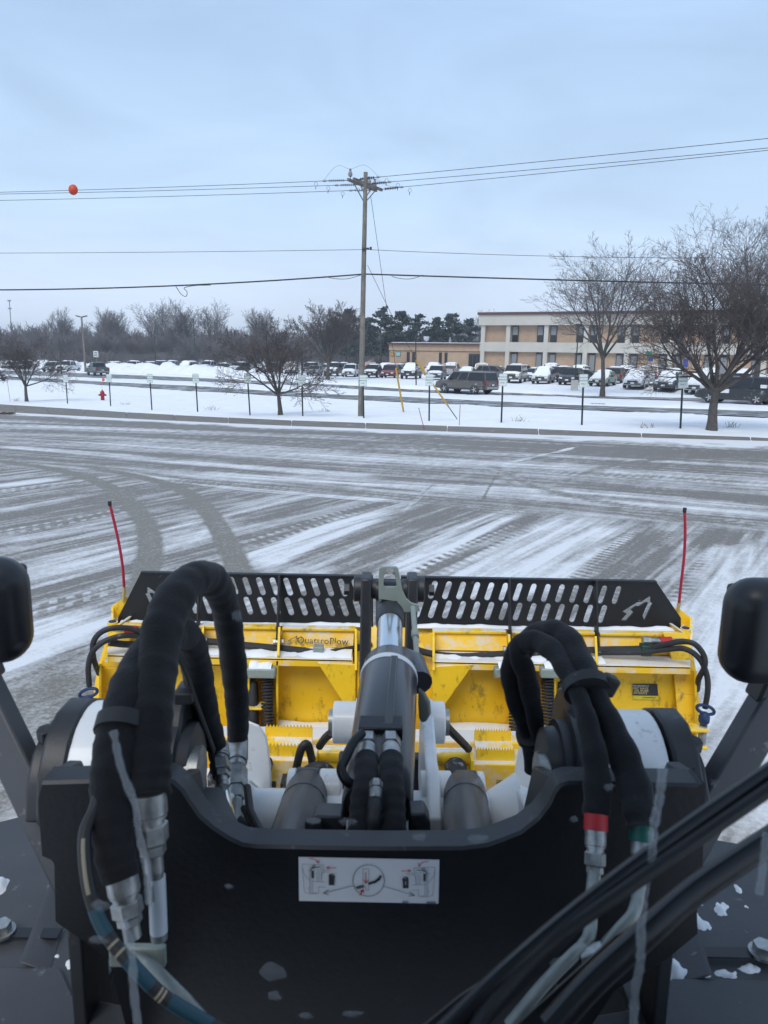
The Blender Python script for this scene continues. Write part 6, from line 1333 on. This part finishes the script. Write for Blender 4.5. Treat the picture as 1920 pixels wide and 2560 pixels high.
# ================================================================== SIGNS, POSTS, HYDRANT
# plate in local coords facing -Y
def rrect(w_, h_, r_, n=5):
    out = []
    for cx_, cz_, a0_ in ((w_ / 2 - r_, h_ / 2 - r_, 0), (-w_ / 2 + r_, h_ / 2 - r_, 90), (-w_ / 2 + r_, -h_ / 2 + r_, 180), (w_ / 2 - r_, -h_ / 2 + r_, 270)):
        out += [(cx_ + r_ * math.cos(R(a0_ + 90 * i / n)), cz_ + r_ * math.sin(R(a0_ + 90 * i / n))) for i in range(n + 1)]
    return out
Z0 = Vector((0, 0, 0))
sg_plate = plate2d([rrect(.305, .457, .04)], (0, 0, 0), (1, 0, 0), (0, 0, 1), .006, 'sign_plate', m_signw, Z0)
sg_border = plate2d([rrect(.285, .437, .035), rrect(.272, .424, .03)[::-1]], (0, -.0045, 0), (1, 0, 0), (0, 0, 1), .001, 'sign_border', m_signg, Z0)
sg_text = []
for tx, zz in (('PHYSICIAN', .105), ('PARKING', .0), ('ONLY', -.105)):
    me = text_mesh(tx, .074 if tx != 'PHYSICIAN' else .058, m_signg, 'lettering'); me.transform(Matrix.Translation((0, -.0048, zz)) @ Matrix.Rotation(R(90), 4, 'X')); sg_text.append(me)
post_mb = MB()
sg_post = mesh_of(MB().prism([(-.03, .006, 0), (-.03, .03, 0), (-.018, .034, 0), (.018, .034, 0), (.03, .03, 0), (.03, .006, 0)], (0, 0, 1)), m_post, 'post')
sg_bolt = mesh_of(MB().cyl((0, -.003, 0), (0, -.012, 0), .009, n=6), m_zinc, 'bolt')
SGN = [(51, 808, 58, 868, 'parking sign leaning before the left verge tree'), (141, 810, 146, 875, 'parking sign between the left tree and the red hydrant'), (235, 808, 239, 880, 'parking sign just right of the red hydrant'), (323, 808, 328, 886, 'parking sign below the three tall far trees, first clear of the hydrant'), (422, 807, 427, 892, 'parking sign midway between hydrant and small verge tree'), (534, 806, 540, 897, 'parking sign nearest to the small verge tree on its left'), (652, 810, 654, 901, 'parking sign right of the small verge tree with teal post behind'), (784, 810, 786, 905, 'parking sign standing against the foot of the wooden utility pole'), (928, 808, 927, 910, 'parking sign left of the taupe suv and the guy guard'), (1087, 807, 1083, 915, 'parking sign at the tail of the taupe suv'), (1261, 808, 1257, 922, 'parking sign left of the tall clean trunk and lamp foot'), (1476, 808, 1470, 930, 'largest and rightmost parking sign beside the dense tree')]
wd_ = (walk_y(6) - walk_y(-6)) / 12; srz = math.atan(wd_) * .35
for u1, v1, u2, v2, lab in SGN:
    b_ = gh(u2, v2); b_ = pd(u2, v2, (b_ - CAM).dot(M3 @ Vector((0, 0, -1)))); d = ray(u2, v2); tp = py(u1, v1, b_.y)
    hgt = (tp - b_).length; ax = (tp - b_).normalized(); z_ = ax; y2 = Vector((math.sin(srz), math.cos(srz), 0)) if False else Vector((-.06, 1, 0)); x_ = y2.cross(z_).normalized(); y2 = z_.cross(x_)
    t_ = thing('parking_sign', 'white and green ' + lab, 'sign', (b_.x, b_.y, b_.z), 0, 'physician parking signs along the pavement')
    t_.matrix_world = Matrix.Translation(b_) @ Matrix((x_, y2, z_)).transposed().to_4x4()
    o = bpy.data.objects.new('post', sg_post); C.objects.link(o); o.parent = t_; o.scale = (1, 1, hgt - .03)
    pl_ = bpy.data.objects.new('sign_plate', sg_plate); C.objects.link(pl_); pl_.parent = t_; pl_.location = (0, 0, hgt - .2285)
    for nm, me in [('sign_border', sg_border)] + [('lettering', m__) for m__ in sg_text]:
        o = bpy.data.objects.new(nm, me); C.objects.link(o); o.parent = pl_
    for zz in (.19, -.19):
        o = bpy.data.objects.new('bolt', sg_bolt); C.objects.link(o); o.parent = pl_; o.location = (0, 0, zz)
# hydrant with flag rod
b_ = gh(222, 866); hy = thing('fire_hydrant', 'red fire hydrant with a flagged rod standing in the snow', 'fire hydrant', b_, .3)
k = 1.12
lobj('barrel', MB().lathe((0, 0, -.05), (0, 0, 1), [(0, .20), (.09, .20), (.10, .13), (.50, .125), (.52, .17), (.57, .17), (.58, .14), (.62, .14)], 20), m_hyd, hy)
lobj('bonnet', MB().lathe((0, 0, .57), (0, 0, 1), [(0, .155), (.05, .15), (.14, .09), (.17, .04), (.18, .035), (.24, .03)], 20), m_hyd, hy)
for sx in (-1, 1): lobj('outlet_cap', MB().lathe((0, 0, .42), (sx, 0, 0), [(.1, .065), (.2, .065), (.205, .08), (.24, .08), (.25, .03), (.29, .03)], 14), m_hyd, hy)
lobj('pumper_cap', MB().lathe((0, 0, .42), (0, -1, 0), [(.1, .085), (.18, .085), (.185, .10), (.23, .10), (.24, .04), (.28, .04)], 16), m_hyd, hy)
rd = lobj('flag_rod', MB().cyl((-.03, .05, .6), (.05, .05, 1.62), .008, n=6), m_zinc, hy); lobj('flag', MB().prism([(.05, .05, 1.62), (.20, .05, 1.58), (.22, .06, 1.44), (.10, .04, 1.37), (.03, .05, 1.40)], (0, .01, 0)), mat('orange_flag', (.7, .09, .03), .6), rd)
# thin stakes
for (u1, v1, u2, v2, cl, lab) in ((14, 812, 22, 867, m_redrod, 'thin pinkish marker stake in the snow at the far left'), (905, 883, 917, 930, m_redrod, 'thin red marker stake leaning at the pavement edge'), (994, 876, 992, 920, m_redrod, 'thin red upright marker stake behind the guy anchor'), (323, 812, 326, 830, m_yguard, 'short yellowish stake behind a parking sign')):
    b_ = gh(u2, v2); tp = py(u1, v1, b_.y); t_ = thing('marker_stake', lab, 'marker stake', b_); obj('stake', MB().cyl(b_, tp, .012, n=6), cl, t_); obj('tip', MB().cyl(tp, tp + (tp - b_).normalized() * .03, .013, n=6), m_rubber, t_)
# dead weeds poking through
for u, v, lab in ((455, 887, 'tuft of dead stems in the snow right of the middle left signs'), (36, 866, 'bent dead stems in the snow at the far left'), (1400, 929, 'scatter of dead stems in the snow before the rightmost sign'), (1120, 912, 'sparse dead stems between two signs right of the taupe suv tail'), (700, 893, 'few dead stems left of the wooden utility pole foot'), (270, 876, 'few dead stems in the snow right of the red hydrant'), (1580, 925, 'dead stems in the snow right of the dense tree trunk')):
    b_ = gh(u, v); m_ = MB(); g = random.Random(int(u))
    for i in range(16):
        q = b_ + Vector((g.uniform(-.25, .25), g.uniform(-.1, .1), -.02)); e = q + Vector((g.gauss(0, .12), g.gauss(0, .08), g.uniform(.08, .3))); m_.tube([q, q.lerp(e, .5) + Vector((g.gauss(0, .03), 0, 0)), e], .006, 3, cap=False)
    tag(obj('dead_stems', m_, m_grass), lab, 'weeds')
# utility pole
b_ = gh(779, 902); PT = py(790, 372, b_.y); pole = thing('utility_pole', 'weathered wooden utility pole with double crossarm and insulators', 'utility pole', b_)
ax = PT - b_
obj('pole', MB().tube([b_ - Vector((0, 0, .2)), b_ + ax * .3, b_ + ax * .7, PT], [.125, .112, .095, .082], 18), m_wood, pole)
s0 = (b_ - CAM).dot(M3 @ Vector((0, 0, -1)))
def pc(x, y, k=0.0): return pd((760 + x / 5.53) / S, (400 + y / 5.53) / S, s0 + k)
arm_d = Vector((1.27, 2.3, 0)).normalized(); armn = Vector((-arm_d.y, arm_d.x, 0))
cA = pc(848, 345); 
for sg in (-1, 1):
    c = cA + armn * sg * .14 + Vector((0, 0, .0)); obj('crossarm', MB().bar(c - arm_d * 1.2, c + arm_d * 1.2, .09, .115), m_wood, pole, bevel=.008)
    for e in (-1, 1): obj('brace', MB().bar(c + arm_d * .72 * e - Vector((0, 0, .05)), cA + armn * sg * .10 - Vector((0, 0, .62)), .035, .03), m_wood, pole)
def pin_ins(p, nm='pin_insulator'):
    o = obj(nm, MB().lathe(p, (0, 0, 1), [(.10, .05), (.12, .085), (.22, .095), (.25, .075), (.28, .07), (.30, .05), (.36, .05)], 14), m_ins, pole); obj('insulator_pin', MB().cyl(p - Vector((0, 0, .05)), p + Vector((0, 0, .12)), .018, n=8), m_frame, o); obj('insulator_cap', MB().cyl(p + Vector((0, 0, .35)), p + Vector((0, 0, .40)), .045, n=10), m_insd, o)
    return p + Vector((0, 0, .4))
tops = [pin_ins(cA + armn * .14 + arm_d * t_ + Vector((0, 0, .05))) for t_ in (-1.0, .55, 1.05)]
Lw = [(0, 409), (0, 413), (0, 427)]; Rw = [(1659, 292), (1659, 313), (1659, 318)]; ends = []
def strain(p, q, nm='strain_insulator'):
    d = (q - p).normalized(); Lc_ = .95; m_ = MB().cyl(p, p + d * Lc_, .014, n=6)
    o = obj(nm, m_, m_frame, pole)
    for i in range(8): c = p + d * (.22 + i * .085); m2 = MB().lathe(c, d, [(0, .012), (.012, .058), (.03, .05), (.04, .012)], 10); obj('insulator_disc', m2, m_insd, o)
    obj('wire_clamp', MB().lathe(p + d * Lc_, d, [(0, .02), (.05, .045), (.12, .045), (.2, .02)], 8), m_ins, o)
    return p + d * (Lc_ + .15)
def wire(a, d_to, far, sag, r_, nm, lab, m=m_wire, n=26, cat='power line'):
    e = a + (d_to - a) * far; P = [a.lerp(e, i / n) - Vector((0, 0, sag * 4 * (i / n) * (1 - i / n))) for i in range(n + 1)]
    return tag(obj(nm, MB().tube(P, r_, 5), m), lab, cat)
names_l = ('upper', 'middle', 'lower')
for i, t_ in enumerate((-1.05, -.1, 1.05)):
    at_ = cA + arm_d * t_
    zl = at_.z - .25; pl_ = None
    d = ray(*Lw[i]); tgt = CAM + d * ((zl - CAM.z) / d.z)
    if tgt.y > 60 or tgt.y < 5: tgt = py(*Lw[i], b_.y + 2)
    a = strain(at_ - armn * -.16, tgt); wire(a, tgt, 2.0, .12, .011, 'power_line', names_l[i] + ' bare wire running left from the crossarm', n=30)
    d = ray(*Rw[i]); zr = at_.z + .1; tgt = CAM + d * ((zr - CAM.z) / d.z); a2 = strain(at_ + armn * -.16, tgt); wire(a2, tgt, 2.2, .10, .011, 'power_line', names_l[i] + ' bare wire running right from the crossarm', n=30)
    P = spline([a, a.lerp(tops[i], .5) + Vector((0, 0, .35 if i == 0 else -.1)), tops[i], a2.lerp(tops[i], .5) + Vector((0, 0, .30 if i == 0 else -.12)), a2], 6); obj('jumper_wire', MB().tube(P, .005, 5), m_wire, pole)
    for q, dd in ((a, -1), (a2, 1)):
        h = q + Vector((.30 * dd, .0, -.03)); cl = [h + Vector((math.cos(w2) * .07, 0, -.10 + math.sin(w2) * .08)) for w2 in np.linspace(0, 6.28, 10)]; obj('tap_clamp', MB().tube(cl, .007, 5, cap=False).cyl(h + Vector((0, 0, -.17)), h + Vector((-.02, 0, -.30)), .014, n=6), m_frame, pole)
# orange marker ball on the wire
cb = py(158, 410, b_.y + 1.5); ball = thing('marker_ball', 'orange red marker ball on the power line at the left', 'marker ball', cb)
ob = obj('ball', MB().sphere(cb, .205, 24, (.92, .92, 1.0)), m_orange, ball); obj('seam', MB().tube([cb + Vector((math.cos(a_) * .192, 0, math.sin(a_) * .208)) for a_ in np.linspace(0, 6.283, 33)], .006, 6, cap=False), mat('dark_red_seam', (.25, .02, .01), .6), ob)
# neutral wire and telephone cable
for (u0, v0, ul, vl, ur, vr, r_, nm, lab, cat, m_) in ((790, 539, 0, 541.5, 1200, 548, .010, 'neutral_wire', 'thin single wire', 'power line', m_wire), (788, 592, 0, 598, 1659, 610, .030, 'telephone_cable', 'thick black telephone cable', 'telephone cable', m_cable)):
    a = py(u0, v0, b_.y)
    kL = 1.0; tl = py(ul, vl, b_.y + 2.0); tr = CAM + ray(ur, vr) * ((a.z - .05 - CAM.z) / ray(ur, vr).z)
    if tr.y > b_.y + 40 or tr.y < 3: tr = py(ur, vr, b_.y - 4)
    wire(a, tl, 2.0, .55 if r_ > .02 else .1, r_, nm, lab + ' running left from the wooden pole', m_, cat=cat); wire(a, tr, 2.0, .10, r_, nm, lab + ' running right from the wooden pole', m_, cat=cat)
for u, v, w_ in ((740, 598, 40), (880, 598, 34)):
    P = [py(u - w_, v - 1, b_.y - .05), py(u - w_ * .4, v + 4, b_.y - .05), py(u + w_ * .3, v + 4, b_.y - .05), py(u + w_, v - 4, b_.y - .05)]; tag(obj('drip_loop', MB().tube(spline(P, 5), .012, 6), m_cable), 'slack cable loop under the telephone cable ' + ('left' if u < 790 else 'right') + ' of the pole', 'cable loop')
P = [py(u, v, b_.y + 1.0) for u, v in ((380, 619), (392, 636), (402, 640), (404, 630), (398, 622), (420, 617), (455, 616))]; tag(obj('cable_loop', MB().tube(spline(P, 6), .014, 6), m_cable), 'curled slack cable hanging from the telephone cable at left', 'cable loop')
obj('wire_bracket', MB().box(py(790, 538, b_.y) + Vector((.0, -.12, 0)), (.30, .1, .07)).cyl(py(801, 537, b_.y) + Vector((0, -.05, -.06)), py(801, 537, b_.y) + Vector((0, -.05, .06)), .045, n=10), m_frame, pole)
# guys with yellow guards
an1, an2 = gh(872, 891), gh(988, 906)
for i, (p0, mid_, an, gt) in enumerate((((801, 425), (829, 650), an1, (855, 795)), ((794, 573), (838, 665), an2, (899, 778)))):
    a = py(*p0, b_.y); g_top = pd(*gt, (an - CAM).dot(M3 @ Vector((0, 0, -1))) * (.99)); t_ = thing('guy_wire', ('nearer' if i == 0 else 'longer') + ' guy wire with a yellow guard staying the wooden pole ' + ('at the left' if i == 0 else 'at the right'), 'guy wire', an)
    obj('wire', MB().tube([a, a.lerp(g_top, .5) - Vector((0, 0, .1)), g_top], .010, 5), m_wire, t_)
    e = an if i == 0 else g_top.lerp(an, .78); obj('guard', MB().cyl(g_top, e, .045 if i == 0 else .036, n=12), m_yguard, t_)
    if i: obj('anchor_rod', MB().cyl(e, an, .018, n=8), m_frame, t_)
# lamp posts and other posts across the road
def lamp(u1, v1, u2, v2, s_, lab, heads=2, r_=.09, foot=None):
    a, b2 = pd(u2, v2, s_), pd(u1, v1, s_); a.z = min(a.z, float(tz(a.x, a.y))); t_ = thing('lamp_post', lab, 'lamp post', a); obj('pole', MB().tube([a, b2], [r_ * 1.2, r_ * .8], 10), m_post if heads != 2 else m_wood, t_)
    if heads == 2:
        for sg in (-1, 1): obj('lamp_head', MB().box(b2 + Vector((sg * .55, 0, .05)), (.75, .35, .16), Matrix.Rotation(-sg * .25, 3, 'Y')), m_frame, t_)
        obj('head_arm', MB().bar(b2 - Vector((.6, 0, 0)), b2 + Vector((.6, 0, 0)), .06, .06), m_frame, t_)
    if heads == 1: obj('lamp_head', MB().box(b2 + Vector((0, 0, .06)), (.5, .3, .14)), m_frame, t_)
    if heads == 0: obj('post_cap', MB().sphere(b2, r_ * 1.0, 8), m_frame, t_)
    if foot: f = pd(*foot, s_); obj('concrete_foot', MB().box((a.x, a.y, (a.z + f.z) / 2), (.55, .55, abs(f.z - a.z) + .1)), m_panel, t_, bevel=.03)
lamp(176, 684, 184, 783, 125, 'tall wooden double headed lamp in the left car park', 2, .16)
lamp(418, 690, 422, 776, 165, 'distant dark double headed lamp before the three tall trees', 1, .12)
lamp(128, 730, 132, 790, 118, 'dark slim post beyond the snow bank at left', 0, .07)
lamp(333, 714, 336, 788, 125, 'dark slim post near the tall dark van beyond the bank', 0, .07)
lamp(898, 722, 899, 829, 76, 'dark slim lamp post in front of the low brick wing', 0, .055)
lamp(1250, 703, 1241, 834, 70, 'leaning lamp post on a concrete foot among the parked cars', 1, .055, (1241, 822))
lamp(652, 742, 653, 845, 62, 'teal green post behind a parking sign near the small tree', 0, .07)
# white notice sign on the left road
a = pd(208, 776, 116); sgn = thing('notice_sign', 'white rectangular notice sign above the moving pickup truck', 'sign', (a.x, a.y, float(tz(a.x, a.y))))
zz = pd(208, 765, 116).z; obj('post', MB().cyl((a.x, a.y, float(tz(a.x, a.y))), (a.x, a.y, zz), .04, n=8), m_zinc, sgn); pn = obj('panel', MB().box((a.x, a.y - .06, zz), (.75, .04, .92)), m_signw, sgn, bevel=.02)
for k in range(3): obj('text_line', MB().box((a.x, a.y - .086, zz + .24 - k * .24), (.5, .008, .09)), m_ink, pn)
for u, v, lab, m_, s_ in ((906, 770 - 27, 'teal round banner sign', m_signg, 0),): pass
a = pd(1622, 887 / 1 if False else 766, 83)
for px, pyy, lab, m_, w_, h_ in ((1622, 884, 'small green sign in front of the building windows', m_signg, .7, .55), (1714, 907, 'tall blue sign by the building entrance', mat('blue_sign', (.03, .06, .25), .5), .55, .95), (1627, 899, 'small blue sign below the green one', MATS['blue_sign'] if 'blue_sign' in MATS else m_blue, .5, .4)):
    q = pd(px / S, pyy / S, 88); z0 = float(tz(q.x, q.y)); t_ = thing('facility_sign', lab, 'sign', (q.x, q.y, z0)); obj('panel', MB().box(q, (w_, .06, h_)), m_, t_, bevel=.02); obj('post', MB().cyl((q.x, q.y + .05, z0), (q.x, q.y + .05, q.z), .035, n=8), m_zinc, t_)
# drains and access covers
for u, v, w_, d_, lab in ((1292, 875, .95, .5, 'rusty storm drain grate at the road edge'), (-2, 895, 1.3, .5, 'rusty manhole cover by the pavement at far left'), (1722, 859, .9, .4, 'dark drain cover beside the road behind the dense tree')):
    q = gh(u, v); t_ = thing('drain_cover', lab, 'drain cover', q); lobj('frame', MB().box((0, 0, .05), (w_, d_, .05)), m_rust, t_, bevel=.01)
    for k in range(4): lobj('grate_bar', MB().box((-w_ * .36 + k * w_ * .24, 0, .085), (w_ * .12, d_ * .8, .02)), m_rust, t_)
q = pd(22, 676, 330); tw = thing('radio_mast', 'slim radio mast beyond the wood at far left', 'mast', (q.x, q.y, 0)); zt_ = pd(22, 650, 330).z
obj('mast', MB().tube([(q.x, q.y, 0), (q.x, q.y, zt_)], [.22, .14], 8), m_frame, tw)
for k in (0, .8): obj('antenna_ring', MB().cyl((q.x, q.y, zt_ - k * 4 - .3), (q.x, q.y, zt_ - k * 4 + .3), .7, n=12), m_ins, tw)
